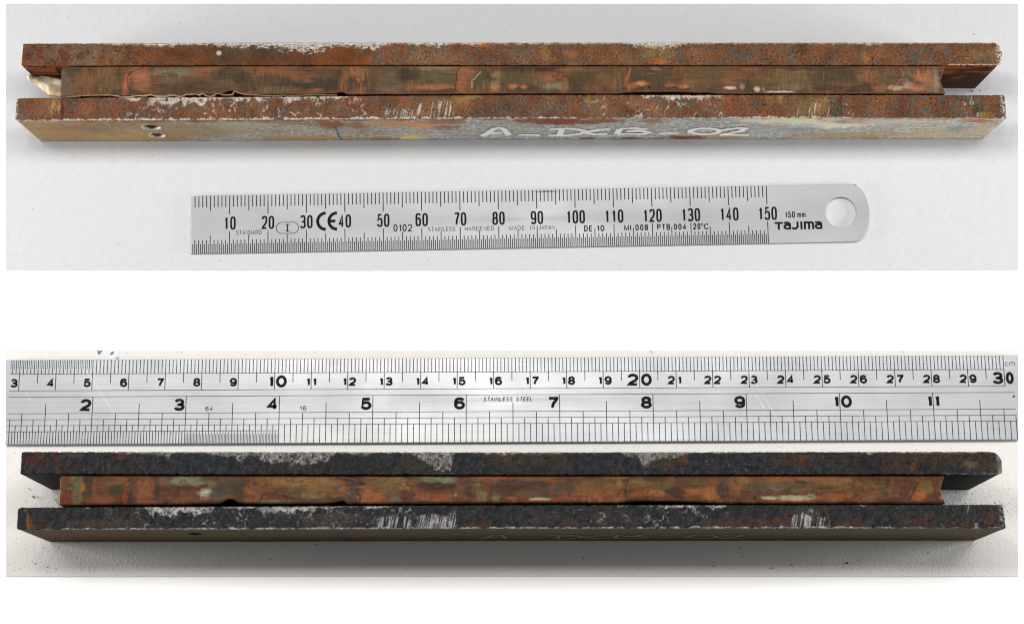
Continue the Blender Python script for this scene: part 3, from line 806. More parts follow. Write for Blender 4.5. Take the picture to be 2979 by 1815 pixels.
def paint_b_front(px, T, ZO, X, Q, w):
    c = black_skin(X, Q, 403)
    its = [(62, .5, 14, .6, (44, 48, 52), .8), (84, .7, 8, .4, (120, 78, 34), .7), (90, .9, 10, .12, (150, 70, 28), .8), (120, .9, 40, .1, (80, 54, 38), .7), (280, .75, 80, .22, (86, 68, 60), .7), (330, .55, 14, .1, (112, 58, 32), .7), (360, .6, 60, .25, (78, 66, 62), .6),
           (620, .3, 90, .3, (44, 46, 48), .5), (940, .55, 90, .3, (80, 72, 70), .6), (960, .75, 60, .2, (84, 70, 66), .6), (1000, .5, 50, .2, (96, 82, 76), .5), (1390, .85, 40, .14, (100, 62, 44), .6), (1600, .6, 60, .3, (78, 68, 66), .5), (1660, .75, 40, .16, (84, 62, 52), .6), (1750, .6, 30, .3, (84, 70, 66), .6), (1830, .6, 40, .3, (72, 64, 64), .6),
           (2150, .75, 110, .22, (88, 64, 54), .75), (2080, .3, 60, .25, (44, 46, 48), .6), (2280, .75, 40, .22, (94, 64, 48), .7), (2350, .5, 40, .4, (90, 78, 64), .6), (2430, .65, 22, .3, (46, 48, 50), .8), (2480, .8, 40, .2, (92, 62, 42), .7), (2560, .3, 60, .25, (46, 47, 49), .6), (2680, .7, 70, .25, (80, 56, 42), .7), (2800, .8, 30, .2, (84, 58, 44), .6), (2840, .6, 14, .4, (48, 52, 58), .8), (2880, .5, 24, .45, (82, 60, 46), .7)]
    c = blobs(c, px, T, X, Q, its, 411, warp=0.55, soft=0.5)
    c = black_grain(c, X, Q, 415) * np.array([0.57, 0.57, 0.565])
    c = mix(c, solid(X, (136, 68, 30)), sst(0.5, 0.9, fbm(X, Q, 0.8, 413, 3)) * profile_line(px, [(50, .3), (250, .2), (400, .3), (1000, .15), (1400, .4), (1650, .6), (2000, .3), (2200, .6), (2900, .8)]) * sst(0.1, 0.5, T))
    top = ZO == 1
    n = fbm(X, Q, 2.4, 421, 4); nf = fbm(X, Q, 0.7, 422, 3); nb = fbm(X, Q, 4.0, 423, 3)
    dep = profile_line(px, [(50, 0), (240, .0), (255, .12), (270, .0), (415, .03), (430, .22), (480, .42), (520, .3), (560, .36), (610, .22), (630, .03), (680, .14), (740, .12), (770, .3), (850, .3), (880, .2), (930, .18), (1000, .06), (1020, .1), (1040, .03), (1090, .2), (1120, .1), (1150, .05),
                            (1800, .0), (1860, .05), (1960, .16), (2020, .2), (2035, .05), (2075, .2), (2110, .14), (2120, .0), (2500, .02), (2515, .12), (2530, 0), (2900, 0)])
    w1 = sst(0.0, 0.08, dep * (1 + 0.9 * n) - T + 0.03 * nf) * (1 - 0.8 * sst(0.15, 0.5, nf + 0.5 * n))
    gate = profile_line(px, [(50, 0), (240, .2), (420, .7), (620, .8), (1050, .9), (1180, .8), (1350, .3), (1650, .5), (1750, .8), (2050, .8), (2130, .2), (2300, .3), (2900, .2)])
    w2 = crackle(X, Q, 4.0, 424, 0.09) * sst(0.0, 0.5, nb + gate - 0.7) * sst(-0.6, 0.2, nf)
    w2 = np.maximum(w2, sst(0.5, 0.85, nf) * gate * 0.6)
    sl = X + (T - 0.5) * 1.2
    sc = gnoise(sl * 2.8, Q * 0.14, 426) + 0.5 * gnoise(sl * 6.5, Q * 0.3, 427)
    reg = profile_line(px, [(1060, -2), (1095, -.3), (1110, .2), (1150, .25), (1165, -.3), (1180, .3), (1310, .45), (1325, .0), (1335, -2), (2290, -2), (2305, .05), (2360, .1), (2420, -.2), (2450, -2)])
    up = profile_line(px, [(1090, .55), (1140, .25), (1180, .5), (1240, .3), (1330, .3), (2300, .35), (2350, .3), (2450, .6)])
    w3 = sst(0.1, 0.5, sc + reg) * sst(-0.02, 0.12, T - up + 0.28 * n)
    w3 = np.maximum(w3, sst(0.1, 0.5, sc) * np.maximum(sst(10, 4, np.abs(px - 2822 - (T - .2) * 18)) * (T < .5), sst(9, 4, np.abs(px - 2842)) * (T > .75)))
    lip = profile_line(px, [(50, .0), (115, .01), (130, .05), (420, .06), (900, .07), (1100, .07), (1350, .06), (2050, .07), (2480, .07), (2700, .035), (2925, .04)])
    w4 = sst(0.0, 0.03, lip * (1 + 1.2 * n) - (1 - T))
    ends = sst(2904, 2918, px + 5 * n) * sst(-0.2, 0.4, nf)
    bare = np.maximum.reduce([w1, w2 * .75, w3 * .85, w4, ends * .8]) * top
    c = np.where((ZO == 2)[..., None], front_face_b(px, w, X, Q) * np.array([0.46, 0.40, 0.28]), c)  # shade of the front side painted in: its colour is darkened
    bare = np.where((ZO == 2) & (w < 0.02), 0.5 * sst(0.02, 0.0, w), bare)
    c = strokes(c, px, np.where(top, T, 9), 65, [([(73, .1), (83, .95)], 3, (104, 66, 28), .7)], X, Q, 431)
    st_ = mix(solid(X, (128, 126, 126)), solid(X, (192, 190, 190)), sst(-0.5, 0.4, fbm(X, Q, 1.8, 435, 3)))
    c = mix(c, st_, bare * 0.68)
    return c * GB, bare


def paint_b_core(px, T, ZO, X, Q, w):
    n1 = fbm(X, Q, 7.0, 501, 4); n2 = fbm(X * 0.6, Q, 3.0, 502, 4)
    c = mix(solid(X, (96, 60, 42)), solid(X, (146, 84, 42)), sst(-0.5, 0.5, n1 + 0.4 * n2))
    c = mix(c, solid(X, (150, 104, 56)), sst(0.2, 0.8, fbm(X, Q, 5.0, 503, 3)) * 0.5)
    c = mix(c, solid(X, (84, 62, 60)), sst(0.35, 0.8, fbm(X, Q, 4.0, 504, 3)) * 0.5)
    its = [(190, .75, 16, .3, (132, 62, 36), .9), (192, .2, 16, .16, (120, 68, 48), .8), (222, .2, 18, .2, (122, 120, 92), .95), (220, .5, 12, .3, (122, 120, 92), .95), (224, .8, 14, .2, (124, 118, 90), .95), (194, .45, 16, .05, (126, 122, 94), .9), (236, .42, 8, .16, (170, 128, 50), .9), (246, .14, 8, .12, (70, 46, 40), .9), (254, .68, 14, .22, (86, 66, 60), .9),
           (270, .35, 8, .3, (150, 96, 50), .6), (308, .3, 45, .25, (134, 88, 46), .8), (334, .5, 22, .18, (84, 78, 54), .9), (300, .8, 50, .16, (150, 84, 42), .8), (365, .65, 8, .3, (176, 84, 32), .9), (416, .5, 28, .5, (168, 100, 52), .9), (455, .55, 8, .5, (92, 68, 62), .9), (392, .4, 8, .5, (116, 78, 58), .7), (430, .85, 30, .15, (150, 90, 54), .7),
           (535, .2, 54, .16, (146, 148, 128), 1), (565, .08, 16, .1, (140, 142, 124), .9), (535, .44, 66, .1, (96, 54, 34), .95), (510, .6, 50, .12, (116, 70, 46), .8), (480, .12, 22, .1, (108, 88, 82), .8), (617, .3, 16, .16, (128, 118, 80), .9), (598, .64, 22, .16, (206, 206, 196), .95), (590, .78, 18, .06, (196, 196, 186), .9), (632, .72, 24, .22, (96, 96, 84), .9), (560, .8, 60, .1, (146, 80, 44), .8), (690, .5, 48, .34, (92, 74, 58), .95), (735, .6, 26, .4, (166, 98, 54), .9), (650, .12, 50, .08, (110, 78, 66), .8),
           (780, .35, 50, .35, (134, 86, 48), .8), (879, .26, 95, .24, (166, 122, 70), .95), (912, .65, 55, .22, (150, 114, 66), .9), (860, .55, 24, .16, (116, 84, 54), .9), (820, .5, 22, .14, (104, 76, 54), .8), (795, .78, 26, .14, (126, 66, 36), .95), (790, .93, 38, .07, (126, 124, 94), .95), (840, .93, 14, .08, (134, 124, 76), .9), (910, .92, 70, .08, (108, 80, 66), .85), (1000, .55, 14, .3, (156, 86, 46), .8),
           (1025, .75, 18, .22, (90, 70, 62), .95), (1036, .22, 24, .24, (92, 52, 36), .9), (1052, .5, 10, .3, (84, 46, 32), .9), (1078, .72, 32, .32, (176, 106, 52), 1), (1070, .2, 20, .18, (140, 92, 54), .8), (1135, .3, 52, .26, (138, 108, 66), .95), (1175, .45, 16, .14, (174, 132, 74), .9), (1150, .84, 20, .1, (136, 132, 116), .95), (1140, .68, 16, .1, (120, 104, 84), .8), (1183, .76, 14, .22, (110, 60, 42), .95), (1205, .2, 20, .14, (152, 104, 58), .8),
           (1272, .14, 56, .13, (132, 136, 118), 1), (1272, .38, 58, .13, (74, 42, 26), 1), (1272, .55, 60, .08, (104, 62, 38), .8), (1264, .78, 66, .16, (162, 92, 52), .95), (1326, .65, 4, .09, (196, 180, 164), .8), (1340, .5, 14, .4, (140, 84, 54), .8), (1375, .4, 22, .3, (112, 70, 50), .8), (1390, .5, 14, .24, (132, 112, 54), .9), (1400, .72, 14, .16, (138, 134, 106), .9), (1443, .75, 13, .18, (136, 132, 112), .95), (1465, .4, 45, .3, (112, 70, 46), .85), (1440, .12, 50, .06, (176, 98, 40), .8),  # the tiny pale spot is a painted glint
           (1520, .38, 70, .26, (92, 60, 42), .95), (1560, .1, 80, .08, (154, 96, 46), .8), (1545, .66, 46, .14, (128, 98, 74), .85), (1569, .85, 32, .06, (194, 186, 156), 1), (1490, .82, 14, .06, (186, 108, 70), .8), (1570, .95, 60, .05, (160, 76, 34), .9), (1625, .55, 24, .35, (98, 72, 62), .9), (1625, .85, 24, .1, (150, 80, 50), .8), (1660, .5, 14, .4, (88, 62, 52), .7),
           (1745, .36, 75, .28, (142, 104, 58), .95), (1760, .2, 40, .12, (112, 82, 46), .7), (1742, .72, 85, .22, (170, 102, 58), .95), (1700, .6, 26, .3, (156, 96, 50), .7), (1804, .32, 10, .16, (168, 130, 68), .9), (1795, .06, 30, .06, (180, 120, 50), .8), (1862, .36, 40, .26, (138, 104, 56), .95), (1861, .68, 26, .14, (158, 82, 42), .9), (1905, .64, 28, .16, (190, 116, 62), .95), (1927, .4, 30, .16, (122, 102, 56), .9), (1905, .14, 30, .12, (86, 58, 36), .8),
           (1970, .68, 24, .22, (92, 56, 36), .95), (2018, .52, 30, .16, (186, 112, 52), .95), (2026, .3, 34, .16, (116, 92, 50), .9), (1985, .3, 24, .2, (112, 76, 44), .8), (2066, .66, 28, .26, (184, 114, 64), .95), (2102, .46, 20, .3, (94, 78, 68), .95), (2158, .32, 36, .3, (156, 106, 56), .9), (2199, .4, 24, .18, (112, 92, 56), .9), (2150, .72, 40, .2, (132, 84, 58), .8), (2195, .82, 6, .08, (84, 44, 34), .9), (2230, .8, 16, .06, (196, 196, 176), 1),
           (2270, .4, 75, .18, (122, 106, 76), .95), (2312, .8, 52, .1, (192, 192, 162), 1), (2360, .72, 10, .12, (160, 156, 130), .9), (2242, .8, 20, .05, (190, 188, 166), .95), (2330, .92, 14, .06, (190, 140, 50), .9), (2290, .95, 90, .05, (164, 84, 34), .9), (2330, .13, 130, .09, (168, 102, 50), .95), (2250, .64, 60, .08, (122, 88, 70), .7), (2370, .45, 14, .16, (96, 74, 56), .8), (2436, .36, 75, .22, (150, 106, 58), .95), (2410, .42, 50, .07, (112, 84, 50), .7), (2436, .78, 75, .14, (168, 98, 52), .95),
           (2530, .55, 45, .4, (142, 92, 46), .9), (2570, .4, 16, .2, (108, 84, 46), .8), (2602, .45, 18, .26, (144, 108, 50), .95), (2586, .25, 8, .2, (96, 48, 34), .8), (2640, .3, 34, .36, (114, 62, 44), 1), (2630, .65, 24, .25, (112, 62, 42), .95), (2695, .45, 26, .26, (144, 112, 56), 1), (2712, .1, 50, .1, (130, 76, 50), .8), (2670, .7, 20, .2, (190, 108, 34), .85), (2728, .8, 30, .2, (112, 58, 38), .95), (2741, .8, 6, .07, (144, 142, 112), .9), (2726, .35, 8, .3, (120, 64, 44), .8)]
    swirl = fbm(X * 0.7 + 0.8 * fbm(X, Q, 3.0, 541, 2), Q + 0.8 * fbm(X, Q, 3.0, 542, 2), 2.4, 543, 4)
    c = mix(c, solid(X, (74, 46, 36)), sst(0.25, 0.7, fbm(X * 0.5, Q, 3.6, 545, 4)) * 0.6)
    c = mix(c, solid(X, (186, 128, 64)), sst(0.35, 0.8, fbm(X * 0.6, Q, 2.8, 547, 4)) * 0.45)
    c = blobs(c, px, T, X, Q, its, 511, warp=0.36, soft=0.48)
    c = mix(c, solid(X, (62, 40, 34)), sst(0.09, 0.0, np.abs(fbm(X * 0.45, Q, 4.2, 549, 4) - 0.12)) * 0.55)
    cr = [([(755, .9), (764, .68), (780, .6), (802, .64), (840, .8), (910, .86), (1000, .86)], 2.2, (74, 56, 54), .85), ([(1018, .05), (1026, .3), (1040, .5), (1047, .75), (1045, .97)], 2.0, (60, 38, 30), .8), ([(1008, .98), (1010, .65), (1030, .55), (1042, .7)], 1.2, (120, 100, 90), .6),
          ([(398, .12), (368, .42), (366, .6), (380, .85)], 1.6, (60, 36, 26), .85), ([(1828, .18), (1820, .5), (1824, .85)], 2.2, (70, 44, 30), .85), ([(2090, .3), (2088, .6), (2105, .85), (2125, .95)], 1.6, (82, 62, 52), .8), ([(1655, .6), (1660, .95)], 2.0, (74, 48, 36), .7),
          ([(2355, .66), (2372, .5), (2430, .44)], 1.5, (92, 70, 44), .8), ([(2674, .22), (2660, .6), (2642, .88)], 2.4, (92, 46, 26), .85), ([(2620, .3), (2612, .7)], 1.4, (150, 110, 90), .5), ([(602, .4), (590, .5)], 2, (176, 100, 40), .7), ([(458, .12), (460, .9)], 1.8, (92, 64, 56), .6), ([(272, .1), (272, .95)], 1.4, (150, 110, 84), .5),
          ([(505, .65), (520, .58)], 1.5, (70, 42, 30), .8)]
    c = strokes(c, px, T, 88, cr, X, Q, 521)
    h, hor = hatch(X, Q, 531)
    c = c * (1 + 0.20 * h + 0.22 * swirl + 0.12 * fbm(X, Q, 0.5, 533, 2))[..., None]
    ed = np.minimum(T, 1 - T)
    c = mix(c, solid(X, (112, 66, 46)), sst(0.06, 0.0, ed + 0.02 * n2) * 0.8)
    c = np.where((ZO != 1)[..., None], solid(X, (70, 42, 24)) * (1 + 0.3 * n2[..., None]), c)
    grey = c.mean(-1, keepdims=True)
    c = np.clip(grey + (c - grey) * 0.9, 0.004, 1) ** 1.12 * np.array([0.57, 0.56, 0.42])
    return c * GB, np.zeros(X.shape)


def soft_relief(seed, amp):
    def f(X, Q, px, T, ZO):
        return amp * (0.6 * fbm(X, Q, 5.0, seed, 3) + 0.12 * fbm(X * 0.5, Q * 1.5, 1.6, seed + 4, 3)) - 0.25 * amp * (ZO == 0)
    return f


def jag(knots, seed, amp):
    def f(px, X):
        return profile_line(px, knots) + amp * (fbm(X, X * 0, 1.5, seed, 3) + 0.4)
    return f


def concave(t):
    """right end of the adhesive: a hollow meniscus; left end almost square"""
    return np.where(t < 0.1, (0.1 - t) * 3.0, 0) + np.where(t > .93, (t - .93) * 0, 0), -1.15 * np.sin(np.pi * np.clip(t * 0.95 + 0.02, 0, 1)) ** 1.3


ST = 0.165
bar_a = link('steel_adhesive_bar', None, None, HIGH.matrix(0, A.y0, SH))
tag(bar_a, 'rust brown double steel bar with painted handwriting on its front, behind the short ruler', 'test bar')
ml = loft(A, [(68, 127.5), (740, 124.5), (1490, 124.5), (2905, 125)], [(62, 192), (740, 189.5), (1490, 190), (2906, 190)], (68, 62, 2914, 2917),
          (0.3, 0.2, 2.6, 1.2), 23.0, ST, 26, relief_rust(601, 0.18), paint_a_back, chips=0.26)
ml.materials.append(M['rust_a'])
beam_a1 = link('steel_beam', ml, bar_a)
tag(beam_a1, 'rear beam with bright worn steel along its back edge')


def hole_at(bar, px, py, w, r, depth):
    x = bar.mm(bar.st(px, w), py)[0]
    return (x, bar.H * (1 - w), r, depth)


holes_a = [hole_at(A, 440, 350, .31, 2.45, 3.6), hole_at(A, 457, 350, .70, 2.2, 3.6)]
ml = loft(A, [(52, 286), (740, 282), (1490, 276.5), (2240, 276.5), (2922, 277)], [(45, 352), (740, 349), (1490, 345), (2240, 344.5), (2928, 345)], (48, 44, 2922, 2929),
          (1.0, 0.6, 0.2, 0.1), 23.0, ST, 60, relief_rust(611, 0.18), paint_a_front, holes=holes_a, chips=0.26)
ml.materials.append(M['rust_a'])
beam_a2 = link('steel_beam', ml, bar_a)
tag(beam_a2, 'front beam with crackled grey streaks, two holes and handwriting')
notch_a = jag([(180, .25), (560, .25), (600, .45), (640, .5), (652, .9), (664, 1.45), (676, 1.45), (690, .7), (760, .45), (930, .4), (975, .6), (985, .85), (1000, .8), (1010, .3), (1300, .22), (1800, .22), (1840, .55), (1940, .7), (2060, .45), (2090, .15), (2300, .2), (2750, .15)], 621, 0.07)
ml = loft(A, [(180, 194.5), (740, 192), (1490, 192.5), (2750, 192)], [(180, 284), (740, 280), (1490, 275), (2250, 275), (2750, 275)], (179, 178, 2748, 2751),
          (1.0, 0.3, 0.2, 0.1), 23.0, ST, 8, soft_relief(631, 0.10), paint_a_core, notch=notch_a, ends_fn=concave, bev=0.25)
ml.materials.append(M['core_a'])
core_a = link('adhesive_core', ml, bar_a)

bar_b = link('steel_adhesive_bar', None, None, LOW.matrix(0, B.y0, SH))
tag(bar_b, 'blackened double steel bar with orange brown glossy core, in front of the long ruler', 'test bar')
for o in (bar_a, bar_b):
    o['group'] = 'double steel bars bonded with adhesive'
ml = loft(B, [(64, 1313.5), (1490, 1315), (2905, 1313.5)], [(59, 1378.5), (740, 1380), (1490, 1381), (2906, 1379.5)], (64, 59, 2912, 2917),
          (0.3, 0.2, 2.8, 1.0), 29.0, ST, 26, relief_scale(701, 0.19), paint_b_back, chips=0.28)
ml.materials.append(M['rust_b'])
beam_b1 = link('steel_beam', ml, bar_b)
tag(beam_b1, 'rear black beam with silvery patches along its back edge')
holes_b = [hole_at(B, 566, 1538, .33, 2.3, 3.5)]
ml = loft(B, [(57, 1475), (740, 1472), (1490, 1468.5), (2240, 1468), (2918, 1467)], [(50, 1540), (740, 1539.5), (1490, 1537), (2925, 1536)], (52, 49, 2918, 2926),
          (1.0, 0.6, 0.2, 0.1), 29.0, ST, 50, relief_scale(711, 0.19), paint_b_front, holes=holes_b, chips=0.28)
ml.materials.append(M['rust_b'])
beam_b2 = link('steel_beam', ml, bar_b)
tag(beam_b2, 'front black beam with silvery scratches and faded handwriting')
notch_b = jag([(173, .2), (300, .3), (430, .25), (600, .35), (638, .5), (650, 1.0), (662, 1.5), (678, 1.5), (692, .6), (740, .35), (940, .3), (975, .6), (990, .9), (1003, .7), (1012, .2), (1300, .2), (1800, .25), (1850, .7), (1960, .65), (2060, .35), (2100, .15), (2750, .15)], 721, 0.07)
ml = loft(B, [(176, 1381), (740, 1382.5), (1490, 1383), (2750, 1382)], [(173, 1473.5), (740, 1469.5), (1490, 1466), (2750, 1466.5)], (176, 172, 2748, 2751),
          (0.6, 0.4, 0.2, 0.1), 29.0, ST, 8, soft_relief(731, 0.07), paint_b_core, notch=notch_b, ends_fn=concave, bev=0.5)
ml.materials.append(M['core_b'])
core_b = link('adhesive_core', ml, bar_b)

# ---------------------------------------------------------------- ribbons, lettering
def ribbon(pts, width, V, F, z, put, widths=None):
    """a flat stroke of even width along 2-d points; put(x, y, z) -> 3-d"""
    p = np.array(pts, float)
    keep = [0] + [i for i in range(1, len(p)) if np.hypot(*(p[i] - p[i - 1])) > 1e-6]
    p = p[keep]
    if len(p) < 2:
        return
    closed = np.hypot(*(p[0] - p[-1])) < 1e-6 and len(p) > 3
    d = np.diff(p, axis=0); d /= np.linalg.norm(d, axis=1)[:, None]
    n = np.stack([-d[:, 1], d[:, 0]], -1)
    if closed:
        a = np.vstack([n[-1], n]); b = np.vstack([n, n[0]])
    else:
        a = np.vstack([n[0], n]); b = np.vstack([n, n[-1]])
    m = a + b
    m /= np.maximum(np.linalg.norm(m, axis=1), 1e-6)[:, None]
    k = 1 / np.clip((m * b).sum(1), 0.5, 1)
    hw = (np.array(widths)[keep] if widths is not None else np.full(len(p), width)) / 2
    L = p + m * (k * hw)[:, None]; R = p - m * (k * hw)[:, None]
    base = len(V)
    for l, r in zip(L, R):
        V.append(put(l[0], l[1], z)); V.append(put(r[0], r[1], z))
    for i in range(len(p) - 1):
        F.append((base + 2 * i, base + 2 * i + 1, base + 2 * i + 3, base + 2 * i + 2))


def arc(cx, cy, rx, ry, a0, a1, n=14, e=2.0):
    out = []
    for i in range(n + 1):
        a = math.radians(a0 + (a1 - a0) * i / n)
        c, s = math.cos(a), math.sin(a)
        out.append((cx + rx * math.copysign(abs(c) ** (2 / e), c), cy + ry * math.copysign(abs(s) ** (2 / e), s)))
    return out


def glyph(ch, e=2.0):
    """centre lines of a character in a unit box"""
    full = lambda cx, cy, rx, ry: arc(cx, cy, rx, ry, 90, 450, 28, e)
    G = {
        '0': [full(.5, .5, .5, .5)], 'O': [full(.5, .5, .5, .5)],
        '1': [[(1, 0), (1, 1)], [(1, .93), (.8, .82), (.0, .80)]],
        '2': [arc(.5, .72, .5, .28, 175, 0, 12, e) + [(.97, .6), (.8, .42), (.2, .16), (0, 0), (1, 0)]],
        '3': [arc(.48, .75, .46, .25, 165, -90, 14, e) + arc(.48, .25, .52, .25, 90, -165, 14, e), [(.3, .5), (.5, .5)]],
        '4': [[(.72, 0), (.72, 1), (.0, .27), (1, .27)]],
        '5': [[(.95, 1), (.16, 1), (.06, .5)] + arc(.48, .32, .52, .32, 140, -165, 16, e)],
        '6': [full(.5, .31, .5, .31), arc(.5, .7, .5, .3, 20, 180, 10, e) + [(0, .5), (0, .31)]],
        '7': [[(0, 1), (1, 1), (.98, .9), (.55, .42), (.4, 0)]],
        '8': [full(.5, .76, .43, .24), full(.5, .26, .5, .26)],
        '9': [full(.5, .69, .5, .31), arc(.5, .3, .5, .3, 200, 360, 10, e) + [(1, .5), (1, .69)]],
        'A': [[(0, 0), (.5, 1), (1, 0)], [(.2, .36), (.8, .36)]],
        'B': [[(0, 0), (0, 1), (.6, 1)] + arc(.6, .76, .36, .24, 90, -90, 8) + [(0, .52)], [(.6, .52)] + arc(.6, .26, .4, .26, 90, -90, 8) + [(0, 0)]],
        'C': [arc(.55, .5, .55, .5, 42, 318, 20, e)],
        'D': [[(0, 0), (0, 1), (.5, 1)] + arc(.5, .5, .5, .5, 90, -90, 14) + [(0, 0)]],
        'E': [[(1, 1), (0, 1), (0, 0), (1, 0)], [(0, .52), (.9, .52)]],
        'H': [[(0, 0), (0, 1)], [(1, 0), (1, 1)], [(0, .52), (1, .52)]],
        'I': [[(.5, 0), (.5, 1)]],
        'J': [[(1, 1), (1, .3)] + arc(.5, .3, .5, .3, 0, -180, 10)],
        'L': [[(0, 1), (0, 0), (1, 0)]],
        'M': [[(0, 0), (0, 1), (.5, .1), (1, 1), (1, 0)]],
        'N': [[(0, 0), (0, 1), (1, 0), (1, 1)]],
        'P': [[(0, 0), (0, 1), (.6, 1)] + arc(.6, .75, .4, .25, 90, -90, 10) + [(0, .5)]],
        'R': [[(0, 0), (0, 1), (.6, 1)] + arc(.6, .75, .4, .25, 90, -90, 10) + [(0, .5)], [(.55, .5), (1, 0)]],
        'S': [arc(.5, .75, .48, .25, 30, 270, 12) + arc(.5, .25, .5, .25, 90, -150, 12)],
        'T': [[(0, 1), (1, 1)], [(.5, 1), (.5, 0)]],
        'c': [arc(.5, .5, .5, .5, 45, 315, 14)],
        'm': [[(0, 0), (0, 1)], [(0, .7)] + arc(.25, .7, .25, .3, 180, 0, 8) + [(.5, 0)], [(.5, .7)] + arc(.75, .7, .25, .3, 180, 0, 8) + [(1, 0)]],
        '°': [full(.5, .5, .5, .5)],
    }
    return G[ch]


WID = {'1': .58, 'I': .25, 'J': .75, 'm': 1.5, 'M': 1.2, '°': .6, 'E': .9, 'L': .85, 'T': .95}


def letters(text, x0, x1, y0, y1, w, V, F, put, e=2.0, shear=0.0, gap=0.28, z0=0.0):
    """set text into the box x0..x1, y0..y1 (mm) with strokes of width w"""
    cells = [0.6 if c == ' ' else WID.get(c, 1.0) for c in text]
    unit = (x1 - x0) / (sum(cells) + gap * (len(text) - 1))
    x = x0; k = 0
    for c, cw in zip(text, cells):
        if c != ' ':
            a, b = x + w / 2, x + cw * unit - w / 2
            yy0, yy1 = (y0, y1) if c != '°' else (y0 + (y1 - y0) * .62, y1)
            for st in glyph(c, e):
                pts = [(a + (b - a) * px, yy0 + w / 2 + (yy1 - yy0 - w) * py) for px, py in st]
                pts = [(px + shear * (py - y0), py) for px, py in pts]
                ribbon(pts, w, V, F, z0 + k * 0.0012, put); k += 1
        x += (cw + gap) * unit


def bar_quad(x0, x1, y0, y1, V, F, put, z=0.0):
    b = len(V)
    V += [put(x0, y0, z), put(x1, y0, z), put(x1, y1, z), put(x0, y1, z)]
    F.append((b, b + 1, b + 2, b + 3))


def part(name, parent, build, mat, label=None):
    V, F = [], []
    build(V, F)
    o = link(name, mesh_of(name, V, F, mat), parent)
    if label:
        o['label'] = label
    return o


# ---------------------------------------------------------------- handwriting and hole rims on the bars
def on_front(bar, y_at, px, w, off=0.14):
    x = bar.mm(bar.st(px, w), 345 if bar is A else 1537)[0]
    return (x * MM, (y_at(x) - off) * MM, bar.H * (1 - w) * MM)


fa = A.edge([(45, 352), (740, 349), (1490, 345), (2240, 344.5), (2928, 345)])
fb_ = B.edge([(50, 1540), (740, 1539.5), (1490, 1537), (2925, 1536)])
WRITING = [
    ('A', [[(70, 190), (120, 162), (175, 126), (215, 119), (262, 132), (300, 182)], [(130, 166), (250, 160)]]),
    ('-', [[(385, 181), (480, 181), (575, 183)]]),
    ('D', [[(766, 134), (742, 186)], [(655, 133), (720, 129), (820, 125), (910, 134), (972, 150), (930, 170), (840, 182), (740, 187), (645, 184)]]),
    ('C', [[(1190, 129), (1090, 136), (1000, 153), (985, 168), (1060, 177), (1160, 171)]]),
    ('B', [[(1272, 130), (1245, 172)], [(1270, 128), (1400, 123), (1478, 129), (1430, 143), (1330, 148)], [(1340, 149), (1480, 149), (1533, 160), (1460, 174), (1330, 171), (1245, 175)]]),
    ('-', [[(1615, 167), (1700, 167), (1790, 169)]]),
    ('0', [[(2015 + 127 * math.cos(a), 150 + 25 * math.sin(a)) for a in np.linspace(0.3, 6.58, 26)]]),
    ('2', [[(2165, 140), (2240, 128), (2330, 122), (2372, 127), (2330, 147), (2240, 166), (2145, 181)], [(2145, 182), (2260, 180), (2400, 183)]]),
]


def write_on(bar, y_at, mat, parent, shift, width, y0, yspan):
    rnd = random.Random(5)

    def b(V, F):
        n = 0
        for _, sts in WRITING:
            for stt in sts:
                # resample for a living line
                p = np.array(stt, float)
                d = np.r_[0, np.cumsum(np.hypot(*(np.diff(p, axis=0) * [1, 3]).T))]
                t = np.linspace(0, d[-1], max(6, int(d[-1] / 14)))
                p = np.stack([np.interp(t, d, p[:, 0]), np.interp(t, d, p[:, 1])], -1)
                q = []
                for cx_, cy_ in p:
                    w = ((330 + cy_ * 0.3328) - 345) / 59.5
                    px = 1380 + cx_ * 0.3328 + shift
                    x = bar.mm(bar.st(px, w), 345 if bar is A else 1537)[0]
                    q.append((x, bar.H * (1 - w)))
                ws = [width * (0.8 + 0.35 * rnd.random()) * (0.75 if i in (0, len(q) - 1) else 1) for i in range(len(q))]
                ribbon(q, width, V, F, n * 0.003, lambda x, z, k: (x * MM, (y_at(x) - 0.14 - k) * MM, z * MM), ws)
                n += 1
    return part('handwriting', parent, b, mat)


h = write_on(A, fa, M['chalk'], beam_a2, 0, 1.8, 345, 59.5)
h['label'] = 'white brushed handwriting A-DCB-02'
h = write_on(B, fb_, M['chalk_old'], beam_b2, -6, 0.9, 1537, 34)
h['label'] = 'faded handwriting A-DCB-02'


def rim(bar, y_at, hole, parent, mat, lo, hi):
    """scraped countersink around a drilled hole"""
    hx, hz, r, dp = hole
    rnd = random.Random(int(hx * 10))
    n = 40
    V, F = [], []
    for i in range(n):
        a = 2 * math.pi * i / n
        k = lo + (hi - lo) * max(0, -math.sin(a)) ** 0.7 + 0.12 * rnd.random()
        for rr, off in ((r * 0.965, -0.3), (r * 0.985, 0.10), (r * (1 + k), 0.12), (r * (1.02 + k), 0.02)):
            x = hx + rr * math.cos(a); z = hz + rr * math.sin(a)
            V.append((x * MM, (y_at(x) - off) * MM, z * MM))
    for i in range(n):
        j = (i + 1) % n
        for m in range(3):
            F.append((4 * i + m, 4 * i + m + 1, 4 * j + m + 1, 4 * j + m))
    return link('drill_hole', mesh_of('drill_hole', V, F, mat, True), parent)


for hh in holes_a:
    rim(A, fa, hh, beam_a2, M['rim'], -0.01, 0.18)
M['rim_dark'] = plain('dark_hole_rim', (0.06, 0.045, 0.028), 0.7, var=0.4, scale=2500)  # darker rim colour for the blackened bar's hole
for hh in holes_b:
    rim(B, fb_, hh, beam_b2, M['rim_dark'], 0.0, 0.03)


